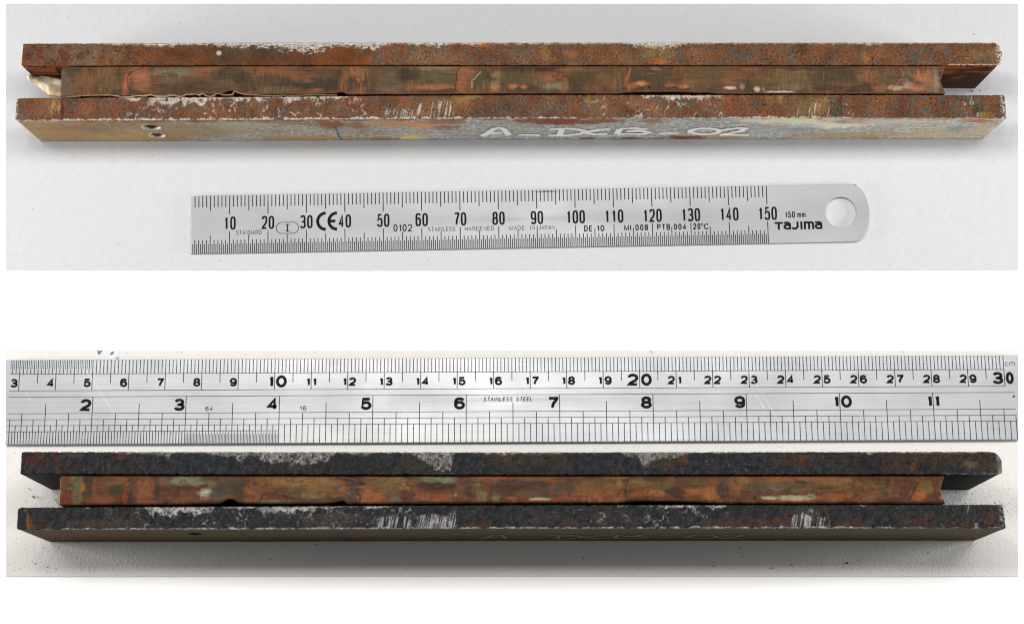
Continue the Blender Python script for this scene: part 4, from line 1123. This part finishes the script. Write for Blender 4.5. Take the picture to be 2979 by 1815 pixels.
# peeled film standing up out of the front joint of bar A
def film_strip(parent):
    k = 0.3084
    p = [(585, 628), (640, 626), (700, 622), (780, 618), (860, 612), (950, 611), (1040, 612), (1090, 617), (1130, 625), (1200, 632), (1250, 624), (1300, 615), (1360, 618), (1400, 611), (1430, 612), (1480, 625), (1520, 622), (1560, 621),
         (1600, 614), (1640, 612), (1680, 620), (1710, 625), (1740, 612), (1770, 601), (1800, 606), (1850, 598), (1880, 610), (1910, 598), (1950, 617), (1980, 621), (2010, 615), (2035, 600), (2060, 596), (2085, 602), (2110, 606), (2150, 609),
         (2180, 603), (2200, 588), (2212, 575), (2225, 582), (2260, 592), (2330, 603), (2400, 606), (2464, 610)]
    q = [A.mm(x * k, 90 + y * k - 1.0) for x, y in p] + [A.mm(740 + x * k, 90 + y * k) for x, y in ((60, 609), (200, 611), (330, 609), (450, 607), (560, 604), (640, 606), (720, 607), (780, 604))]
    q = np.array(q)
    t = np.r_[0, np.cumsum(np.hypot(*np.diff(q, axis=0).T))]
    tt = np.arange(0, t[-1], 0.25)
    x = np.interp(tt, t, q[:, 0]); y = np.interp(tt, t, q[:, 1])
    wob = 0.10 * fbm(tt, tt * 0, 1.2, 901, 3); zt = 0.22 + 0.35 * fbm(tt, tt * 0, 1.6, 903, 3)
    fade = np.interp(x, [x[0], -92, -76, -60], [.25, 1, .5, .3])
    V, F = [], []
    for i in range(len(tt)):
        th = (0.13 + 0.10 * abs(wob[i]) * 4) * fade[i]
        yy = y[i] + wob[i]
        top = A.H + zt[i] * fade[i]
        for dy, z in ((th / 2, A.H - 2.0), (th * 0.8, top - 0.1), (th * 0.4, top), (-th * 0.6, top - 0.05), (-th / 2, A.H - 2.0)):
            V.append((x[i] * MM, (yy + dy) * MM, z * MM))
    for i in range(len(tt) - 1):
        for m in range(4):
            F.append((5 * i + m, 5 * i + 5 + m, 5 * i + 6 + m, 5 * i + 1 + m))
    return link('peeled_film', mesh_of('peeled_film', V, F, M['film'], True), parent)


film_strip(bar_a)


def flake(parent):
    top = [(78, 222), (84, 218), (100, 217), (122, 219), (150, 224), (182, 232)]
    bot = [(80, 232), (84, 238), (104, 247), (122, 264), (140, 279), (182, 285)]
    nu, nw = 26, 12
    V, C = [], []
    for i in range(nu):
        f = i / (nu - 1) * 5
        k = min(int(f), 4); g = f - k
        a = np.array(top[k]) * (1 - g) + np.array(top[k + 1]) * g
        b = np.array(bot[k]) * (1 - g) + np.array(bot[k + 1]) * g
        jg = fbm(np.array([i * .7]), np.array([0.]), 1.5, 911, 2)[0]
        for j in range(nw):
            s = j / (nw - 1)
            p = a * (1 - s) + b * s + np.array([0, jg * (1.2 if j in (0, nw - 1) else 0)])
            zz = 13.6 - 2.2 * s + 0.9 * math.sin(s * 3.0) + 0.3 * math.sin(i * .35)
            x, y = A.mm(p[0], p[1], zz)
            V.append((x * MM, y * MM, zz * MM))
            n = fbm(np.array([x]), np.array([y]), 2.0, 915, 4)[0]
            c = np.array([232, 222, 198.])
            c = c + (np.array([222, 182, 108.]) - c) * min(1, max(0, (s - .5) * 1.4 + .4 * n)) * .8
            m = max(0, 1 - abs(s - .4) / .5) * max(0, 1 - abs(i / nu - .62) / .5)
            c = c + (np.array([128, 108, 82.]) - c) * min(1, max(0, m * 1.5 + .6 * n)) * .9
            if s > .93 and i > 10:
                c = np.array([178, 120, 60.])
            C.append(list(lin(c) * .72) + [1.0])
    F = [(i * nw + j, i * nw + j + 1, (i + 1) * nw + j + 1, (i + 1) * nw + j) for i in range(nu - 1) for j in range(nw - 1)]
    me = mesh_of('film_flake', V, F, None, True)
    at = me.attributes.new('tint', 'FLOAT_COLOR', 'POINT')
    at.data.foreach_set('color', np.array(C).ravel())
    k = NT('stained_translucent_film')
    an = k.n('ShaderNodeAttribute', attribute_name='tint')
    k.l(an, 'Color', k.b, 'Base Color')
    k.b.inputs['Roughness'].default_value = 0.45
    k.b.inputs['Subsurface Weight'].default_value = 0.3
    k.b.inputs['Subsurface Radius'].default_value = (0.002, 0.0015, 0.001)
    k.bump(k.noise(900, 4.0), 'Fac', 0.12 * MM)
    me.materials.append(k.m)
    o = link('film_flake', me, parent)
    sd = o.modifiers.new('thickness', 'SOLIDIFY'); sd.thickness = 0.25 * MM
    o['label'] = 'pale cream translucent film sticking out at the left end'
    return o


flake(bar_a)

# ---------------------------------------------------------------- short ruler
_bl, _br = HIGH.at(555.8, 739, SH + .5), HIGH.at(2235.2, 708.6, SH + .5)
RS = float(np.hypot(*(_br - _bl))) / 150.0       # this ruler is laid slightly nearer the eye, so it measures a little larger
ruler_a = link('steel_ruler', None, None, HIGH.matrix(_bl[0], _bl[1], SH, math.atan2(_br[1] - _bl[1], _br[0] - _bl[0])))
tag(ruler_a, 'short satin steel ruler with a round hanging hole, marked to 150 mm', 'ruler', 'steel rulers laid beside the bars')
WA, TA = 15.25, 0.8


def puta(x, y, z):
    return (x * RS * MM, y * RS * MM, (TA + 0.006 + z) * MM)


def body_a():
    HX, HY, HR = 169.2, 7.8, 4.07
    outer = [(0, 0.15), (0.15, 0)] + [(172.0, 0)]
    for i in range(1, 23):
        a = -math.pi / 2 + math.pi * i / 22 * 0.98
        outer.append((172.0 + 4.55 * math.cos(a) ** 0.9 if math.cos(a) > 0 else 172.0, 7.6 + 7.6 * math.sin(a)))
    outer += [(173.6, WA), (0.15, WA), (0, WA - .15)]
    hole = [(HX + HR * math.cos(a), HY + HR * math.sin(a)) for a in np.linspace(0, 2 * math.pi, 48, endpoint=False)]
    loops = [outer, hole[::-1]]
    tris = tessellate_polygon([[Vector((x, y, 0)) for x, y in lp] for lp in loops])
    pts = outer + hole[::-1]
    n = len(pts)
    ch = 0.06
    cen = []
    V = []
    for z in (0.02, TA - ch):
        V += [(x * RS * MM, y * RS * MM, z * MM) for x, y in pts]
    # top ring pulled in a touch: a broken edge that catches the light
    for lp, sgn in ((outer, -1), (hole[::-1], -1)):
        m = len(lp)
        for i in range(m):
            a = np.array(lp[i - 1]); b = np.array(lp[(i + 1) % m]); t = (b - a) / np.linalg.norm(b - a)
            nn = np.array([-t[1], t[0]])      # inward for a counter-clockwise loop
            p = np.array(lp[i]) + nn * ch
            V.append((p[0] * RS * MM, p[1] * RS * MM, TA * MM))
    F = []
    for a, b, c in tris:
        F.append((2 * n + a, 2 * n + b, 2 * n + c)); F.append((c, b, a))
    s = 0
    for lp in loops:
        m = len(lp)
        for i in range(m):
            j = (i + 1) % m
            for lev in (0, 1):
                F.append((lev * n + s + i, lev * n + s + j, (lev + 1) * n + s + j, (lev + 1) * n + s + i))
        s += m
    me = mesh_of('blade', V, F, M['steel_satin'])
    bm = bmesh.new(); bm.from_mesh(me); bmesh.ops.recalc_face_normals(bm, faces=bm.faces); bm.to_mesh(me); bm.free()
    return link('blade', me, ruler_a)


body_a()


def scale_top(V, F):
    for i in range(1, 151):
        L = 5.0 if i % 10 == 0 else 4.0 if i % 5 == 0 else 3.05
        bar_quad(i - .12, i + .12, WA - L, WA - .04, V, F, puta)


def scale_bottom(V, F):
    for h2 in range(1, 301):
        u = h2 / 2
        L = 2.5 if h2 % 2 else 5.75 if h2 % 20 == 0 else 4.75 if h2 % 10 == 0 else 3.5
        bar_quad(u - .11, u + .11, .04, L, V, F, puta)


part('scale_marks', ruler_a, scale_top, M['ink_hair'], 'millimetre scale along the upper edge')
part('scale_marks', ruler_a, scale_bottom, M['ink_hair'], 'half millimetre scale along the lower edge')
for v in range(10, 151, 10):
    s = str(v)
    tot = 1.78 * len(s)

    def num(V, F, s=s, v=v, tot=tot):
        for k, ch in enumerate(s):
            c0 = v - tot / 2 + 1.78 * (k + .5)
            w = 0.90 if ch == '1' else 1.48
            cc = c0 - 0.06 if ch == '1' else c0
            letters(ch, cc - w / 2, cc + w / 2, 6.15, 9.65, .50, V, F, puta, e=3.4)
    part('numeral', ruler_a, num, M['ink'])


def word(name, parent, text, x0, x1, y0, y1, w, put, mat, e=2.0, shear=0.0):
    return part(name, parent, lambda V, F: letters(text, x0, x1, y0, y1, w, V, F, put, e, shear), mat)


for t, x0, x1, y0, y1, w in (('STANDARD', 11.7, 18.3, 4.74, 5.95, .13), ('STAINLESS', 61.6, 68.7, 4.7, 5.9, .13), ('HARDENED', 71.2, 78.8, 4.68, 5.84, .13), ('MADE', 82.75, 86.75, 4.66, 5.82, .13),
                             ('IN', 88.2, 89.4, 4.66, 5.82, .13), ('JAPAN', 90.4, 94.5, 4.66, 5.82, .13)):
    word('lettering', ruler_a, t, x0, x1, y0, y1, w, puta, M['ink_hair'])
for t, x0, x1, y0, y1 in (('0102', 52.6, 57.5, 4.83, 6.8), ('DE', 102.2, 104.4, 3.95, 5.58), ('10', 105.5, 107.5, 3.95, 5.58), ('MI', 112.6, 114.45, 3.97, 5.6), ('008', 115.5, 118.9, 3.97, 5.6),
                          ('PTB', 121.2, 124.6, 3.95, 5.62), ('004', 125.5, 128.8, 3.95, 5.62), ('20', 130.55, 132.5, 3.98, 5.65), ('°', 132.6, 133.25, 3.98, 5.65), ('C', 133.3, 134.75, 3.98, 5.5)):
    word('lettering', ruler_a, t, x0, x1, y0, y1, .30 if t != '°' else .17, puta, M['ink'])
word('lettering', ruler_a, '150', 154.65, 157.2, 6.64, 8.32, .28, puta, M['ink'], 3.0)
word('lettering', ruler_a, 'mm', 157.8, 159.95, 6.64, 7.85, .24, puta, M['ink'])


def ce(V, F):
    ribbon(arc(35.05, 7.95, 2.12, 2.15, 90, 270, 20), .8, V, F, 0, puta)
    ribbon(arc(37.98, 7.95, 2.12, 2.15, 90, 270, 20), .8, V, F, 0, puta)
    bar_quad(36.1, 37.55, 7.58, 8.32, V, F, puta, .002)


def oval(V, F):
    r = 1.47
    pts = arc(26.5, 6.4, r, r, 90, -90, 12) + arc(23.6, 6.4, r, r, 270, 90, 12)
    ribbon(pts + [pts[0]], .17, V, F, 0, puta)
    bar_quad(24.88, 25.22, 5.4, 7.4, V, F, puta, .002)
    bar_quad(24.55, 25.55, 5.4, 5.62, V, F, puta, .003); bar_quad(24.55, 25.55, 7.18, 7.4, V, F, puta, .003)


def maker(V, F):
    """the maker's word mark: heavy wide unicase letters"""
    w = .56; y0, y1 = 3.5, 5.6
    st = lambda pts, z: ribbon(pts, w, V, F, z, puta)
    lo, hi = y0 + w / 2, y1 - w / 2
    st([(151.8, hi), (153.95, hi)], 0); st([(152.87, hi), (152.87, y0)], .002)

    def small_a(x, z):
        st([(x + .15, hi), (x + 1.35, hi), (x + 1.7, hi - .3), (x + 1.7, y0)], z)
        st([(x + 1.7, 4.75), (x + .7, 4.75), (x + .3, 4.45), (x + .3, 4.1), (x + .7, lo), (x + 1.7, lo)], z + .002)
    small_a(154.05, 0)
    st([(157.75, y1), (157.75, 4.2), (157.35, lo), (156.6, lo), (156.35, 4.1)], .001)
    st([(158.75, y0), (158.75, y1)], 0)
    st([(159.65, y0), (159.65, hi), (161.5, hi), (161.8, hi - .3), (161.8, y0)], .001); st([(160.75, hi), (160.75, y0)], .003)
    small_a(162.2, .001)


part('approval_mark', ruler_a, ce, M['ink'], 'bold CE mark')
part('approval_mark', ruler_a, oval, M['ink'], 'letter I in an oval ring')
part('maker_mark', ruler_a, maker, M['ink'], 'heavy black maker lettering beside the hole')


def smear(V, F):
    xs = np.linspace(88.6, 97.4, 40)
    ws = [0.05 + 0.30 * max(0, 1 - abs(x - 92.7) / 3.4) ** 0.8 + 0.04 * math.sin(x * 9) for x in xs]
    ribbon([(x, 14.75 - 0.02 * math.sin(x * 3)) for x in xs], .2, V, F, .004, puta, ws)


part('ink_smear', ruler_a, smear, M['violet'])

# ---------------------------------------------------------------- long ruler
TB = 1.7
_l, _r = LOW.at(16, 1292.6, SH + TB), LOW.at(2963, 1278.6, SH + TB)
_t = LOW.at(16, 1047.6, SH + TB)
WB = float(np.hypot(*(_t - _l)))
LB = float(np.hypot(*(_r - _l)))
turn = math.atan2(_r[1] - _l[1], _r[0] - _l[0])
ruler_b = link('steel_ruler', None, None, LOW.matrix(_l[0], _l[1], SH, turn))
tag(ruler_b, 'long scratched brushed steel ruler in centimetres and inches behind the blackened bar', 'ruler', 'steel rulers laid beside the bars')


def uof(px, py):
    p = LOW.at(px, py, SH + TB) - _l
    return p[0] * math.cos(turn) + p[1] * math.sin(turn)


U5, U28 = uof(268, 1110), uof(2710, 1100)
CMU = (U28 - U5) / 23.0


def ucm(c):
    return U5 + (c - 5) * CMU


def uin(n):
    return ucm(5.045 + (n - 2) * 2.551)


def wy(fr):
    return WB * (1 - fr)


def putb(x, y, z):
    return (x * MM, y * MM, (TB + 0.006 + z) * MM)


ch = 0.12
sec = [(0, .03), (WB, .03), (WB, TB - ch), (WB - ch, TB), (ch, TB), (0, TB - ch)]
_bm = prism('blade', sec[::-1], 0, LB, M['steel_brush'])
_e0, _e1 = uof(16, 1047.6), uof(2963, 1032.5)
for _v in _bm.vertices:                      # the two ends are cut very slightly out of square
    _f = _v.co.y / (WB * MM)
    _v.co.x += (_e0 if _v.co.x < 0.1 else _e1 - LB) * MM * _f
link('blade', _bm, ruler_b)
HW = .10


def vt(V, F, u, f0, f1, hw=HW):
    if .1 < u < LB - .1:
        bar_quad(u - hw, u + hw, wy(f1), wy(f0), V, F, putb)


def ht(V, F, u0, u1, fr, hw=.075):
    bar_quad(max(u0, 0.02), min(u1, LB - .02), wy(fr) - hw, wy(fr) + hw, V, F, putb, .002)


def cm_scale(V, F):
    for m in range(27, 301):
        u = ucm(m / 10)
        f1 = .369 if m % 10 == 0 else .2815 if m % 5 == 0 else .170
        vt(V, F, u, .004, f1)
        if m < 50:
            vt(V, F, ucm(m / 10 + .05), .004, .1116, .065)
    ht(V, F, 0, ucm(30), .170); ht(V, F, 0, ucm(30), .369)


def inch_scale(V, F):
    for k in range(64, 64 * 12):
        n = k / 64
        u = uin(n)
        if k % 64 == 0:
            f0 = .442
        elif k % 32 == 0:
            f0 = .526
        elif k % 16 == 0:
            f0 = .6395
        elif k % 8 == 0:
            f0 = .7107
        elif k % 4 == 0:
            f0 = .781
        elif k % 2 == 0 and n < 4:
            f0 = .852
        elif 3 < n < 4:
            f0 = .888
        else:
            continue
        vt(V, F, u, f0, .996, HW if k % 4 == 0 or n < 3 else .075)
    for fr in (.442, .6395, .7107, .781):
        ht(V, F, 0, LB, fr)
    ht(V, F, 0, uin(4), .852)


part('scale_marks', ruler_b, cm_scale, M['ink_hair'], 'centimetre scale along the rear edge')
part('scale_marks', ruler_b, inch_scale, M['ink_hair'], 'inch scale along the front edge')


def digit_w(c, big):
    return (1.35 if big else 1.08) if c == '1' else (2.95 if big else 1.98)


def numeral(u, s, f0, f1, big, stroke, gap):
    def b(V, F):
        c = s[0]
        w = digit_w(c, big)
        x1 = u - gap
        letters(c, x1 - w, x1, wy(f1), wy(f0), stroke, V, F, putb)
        if len(s) > 1:
            c = s[1]
            w = digit_w(c, big)
            x0 = u + gap
            if x0 + w > LB - .03:
                w = LB - .03 - x0
            letters(c, x0, x0 + w, wy(f1), wy(f0), stroke, V, F, putb)
    part('numeral', ruler_b, b, M['ink'])


for c in range(3, 31):
    big = c % 10 == 0
    if big:
        numeral(ucm(c), str(c), .1975, .343, True, .80, .34)
    else:
        numeral(ucm(c), str(c), .225, .329, False, .60, .32)
for n in range(2, 12):
    numeral(uin(n), str(n), .468, .614, True, .82, .32)
part('numeral', ruler_b, lambda V, F: ribbon([(LB - .75, wy(.497)), (LB - .05, wy(.485))], .42, V, F, 0, putb), M['ink'], 'flag of a numeral cut off by the end of the ruler')
word('lettering', ruler_b, '64', uin(3) + 5.25, uin(3) + 7.3, wy(.616), wy(.563), .2, putb, M['ink_hair'])
word('lettering', ruler_b, '16', uin(4) + 5.4, uin(4) + 7.3, wy(.615), wy(.562), .2, putb, M['ink_hair'])
_x = uin(6)
word('lettering', ruler_b, 'STAINLESS STEEL', _x + 4.5, _x + 17.7, wy(.5195), wy(.4675), .19, putb, M['ink_hair'], 2.0, .22)
word('lettering', ruler_b, 'cm', ucm(30) + .35, ucm(30) + 3.05, wy(.126), wy(.078), .16, putb, M['ink_hair'])


def scratches(V, F):
    r = random.Random(12)
    sp = [((240, 1060), (340, 1215), .10), ((65, 1128), (98, 1178), .07), ((2153, 1040), (2280, 1250), .09), ((2195, 1145), (2228, 1192), .16), ((1815, 1270), (1800, 1300), .1), ((1790, 1085), (1795, 1045), .1),
          ((1490, 1105), (1530, 1075), .12), ((2370, 1180), (2385, 1130), .08), ((700, 1150), (760, 1185), .07), ((1965, 1040), (1905, 1050), .04), ((560, 1030 + 30), (640, 1100), .05)]
    for a, b, w in sp[:6]:
        p = [LOW.at(a[0] + (b[0] - a[0]) * t, a[1] + (b[1] - a[1]) * t, SH + TB) - _l for t in np.linspace(0, 1, 5)]
        p = [(q[0] * math.cos(turn) + q[1] * math.sin(turn), -q[0] * math.sin(turn) + q[1] * math.cos(turn)) for q in p]
        p = [(x, min(max(y, .1), WB - .1)) for x, y in p]
        ribbon(p, w, V, F, .004, putb, [w * .7 * k for k in (.2, .8, .5, .9, .2)])
    for i in range(170):
        x = r.uniform(1, LB - 6); y = r.uniform(1, WB - 2.5)
        L = r.uniform(.3, 2.2); a = r.choice([-1.05, -.9, .95, -1.2, .8]) + r.uniform(-.2, .2)
        w = r.uniform(.010, .026)
        p = [(x, y), (x + L * .5 * math.cos(a), y + L * .5 * math.sin(a) + .02), (x + L * math.cos(a), y + L * math.sin(a))]
        p = [(q[0], min(max(q[1], .1), WB - .1)) for q in p]
        ribbon(p, w, V, F, .004, putb, [w * .4, w, w * .3])


s_ = part('scratches', ruler_b, scratches, M['scratch'])

# ---------------------------------------------------------------- marks and crumbs on the two surfaces
def ink_patch(name, pts, mat, surf, parent, k=0.211, ox=0, oy=1010):
    q = [surf.at(ox + x * k, max(oy + y * k, 1019.6), SH) for x, y in pts]
    # ragged outline
    r = random.Random(len(pts) + int(pts[0][0]))
    out = []
    for i in range(len(q)):
        a, b = q[i], q[(i + 1) % len(q)]
        for t in (0, .25, .5, .75):
            p = a * (1 - t) + b * t
            out.append((p[0] + (r.uniform(-.05, .05) if t else 0), p[1] + (r.uniform(-.05, 0.0) if t else 0)))
    tris = tessellate_polygon([[Vector((x, y, 0)) for x, y in out]])
    V = [(x * MM, y * MM, (SH + .012) * MM) for x, y in out]
    return link(name, mesh_of(name, V, [t for t in tris], mat), parent)


ink_patch('ink_stain', [(1340, 46), (1415, 46), (1405, 62), (1390, 75), (1372, 105), (1355, 97), (1342, 70)], M['blue'], LOW, sheet_b)
ink_patch('ink_stain', [(1518, 85), (1545, 58), (1575, 60), (1570, 82), (1535, 108), (1520, 100)], M['blue'], LOW, sheet_b)
ink_patch('ink_stain', [(1590, 150), (1610, 135), (1642, 130), (1642, 165), (1600, 165), (1594, 158)], M['blue_pale'], LOW, sheet_b)
ink_patch('ink_stain', [(1350, 158), (1372, 156), (1378, 166), (1352, 167)], M['blue_pale'], LOW, sheet_b)


def chip(V, F, x, y, z, s, r, flat=.5):
    b = len(V)
    n = 6
    a0 = r.uniform(0, 6)
    el = r.uniform(.5, 1)
    for lev, (k, zz) in enumerate(((.8, 0), (1, .45 * flat), (.5, flat))):
        for i in range(n):
            a = 2 * math.pi * i / n
            rr = s * k * r.uniform(.7, 1.15)
            dx, dy = rr * math.cos(a), rr * el * math.sin(a)
            V.append(((x + dx * math.cos(a0) - dy * math.sin(a0)) * MM, (y + dx * math.sin(a0) + dy * math.cos(a0)) * MM, (z + zz * s) * MM))
    for lev in range(2):
        for i in range(n):
            j = (i + 1) % n
            F.append((b + lev * n + i, b + lev * n + j, b + (lev + 1) * n + j, b + (lev + 1) * n + i))
    F.append(tuple(b + 2 * n + i for i in range(n)))


def crumbs(name, surf, spots, n_dust, region, seed, mat, label):
    r = random.Random(seed)
    V, F = [], []
    for px, py, s in spots:
        x, y = surf.at(px, py, SH)
        chip(V, F, x, y, SH, s, r)
    for i in range(n_dust):
        x0, y0, x1, y1 = r.choice(region)
        x, y = surf.at(r.uniform(x0, x1), r.uniform(y0, y1), SH)
        chip(V, F, x, y, SH, r.uniform(.05, .13), r)
    o = link(name, mesh_of(name, V, F, mat), None, surf.matrix())
    return tag(o, label, None, None, 'stuff')


crumbs('rust_crumbs', LOW, [(103, 1638, .22), (138, 1649, .22), (163, 1654, .18), (127, 1593, .2), (93, 1633, .14), (40, 1658, .14), (2465, 1637, .34), (2245, 1652, .3), (2304, 1643, .24), (2497, 1628, .2), (2700, 1607, .2), (2152, 1594, .22), (2160, 1618, .2), (2075, 1646, .22),
                            (788, 1627, .2), (922, 1583, .24), (2030, 1608, .16), (230, 1577, .16), (1070, 1594, .12), (1697, 1622, .22), (2895, 1462, .2), (2908, 1458, .16), (2914, 1464, .14), (2885, 1470, .12), (2925, 1475, .1), (30, 1335, .12), (1600, 1312, .1)],
       420, [(20, 1560, 2960, 1672), (20, 1300, 160, 1672), (20, 1296, 2960, 1310), (20, 1022, 2960, 1042), (2780, 1420, 2960, 1500)], 3, M['crumb'], 'scattered black rust crumbs and dust around the blackened bar')
crumbs('dust_specks', HIGH, [(2829, 267, .3), (2852, 265, .2), (2834, 101, .22), (2838, 222, .12), (444, 454, .14), (930, 505, .1), (1330, 530, .1), (95, 608, .12), (2560, 708, .12), (2908, 385, .12)],
       110, [(20, 20, 2960, 120), (20, 420, 2960, 530), (20, 640, 540, 780), (560, 745, 2960, 780), (2540, 420, 2960, 780)], 4, M['crumb'], 'tiny dark dust specks on the cool white paper')


def fibre(name, surf, pts, r, h, mat, label):
    V, F = [], []
    p = [(*surf.at(x, y, SH + z), SH + z + r) for (x, y), z in zip(pts, h)]
    n = 6
    for i, (x, y, z) in enumerate(p):
        a = p[max(i - 1, 0)]; b = p[min(i + 1, len(p) - 1)]
        d = np.array([b[0] - a[0], b[1] - a[1]]); d /= np.linalg.norm(d)
        k = r * (0.5 if i in (0, len(p) - 1) else 1)
        for j in range(n):
            t = 2 * math.pi * j / n
            V.append(((x - d[1] * k * math.cos(t)) * MM, (y + d[0] * k * math.cos(t)) * MM, (z + k * math.sin(t)) * MM))
    for i in range(len(p) - 1):
        for j in range(n):
            F.append((i * n + j, i * n + (j + 1) % n, (i + 1) * n + (j + 1) % n, (i + 1) * n + j))
    F += [tuple(range(n - 1, -1, -1)), tuple((len(p) - 1) * n + i for i in range(n))]
    o = link(name, mesh_of(name, V, F, mat, True), None, surf.matrix())
    return tag(o, label, name.replace('_', ' '))


M['tan'] = plain('tan_fibre', (0.30, 0.22, 0.15), 0.7, var=0.3)
fibre('tan_fibre', LOW, [(158, 1450), (162, 1456), (168, 1462), (174, 1469)], .13, [.0, .3, .2, .0], M['tan'], 'loose tan fibre at the left end of the orange brown core')
fibre('dark_hair', LOW, [(80, 1419), (84, 1421), (89, 1424), (93, 1425)], .05, [0, 0, 0, 0], M['crumb'], 'thin dark hair lying left of the blackened bar')
fibre('rust_splinter', LOW, [(95, 1442), (98, 1445), (101, 1448)], .22, [0, 0, 0], M['crumb'], 'short thick black splinter left of the blackened bar')
fibre('curled_hair', LOW, [(1892, 1020.5), (1896, 1022), (1895, 1025), (1898, 1027)], .06, [0, 0, 0, 0], M['crumb'], 'small curled dark hair behind the long ruler near its 20 mark')
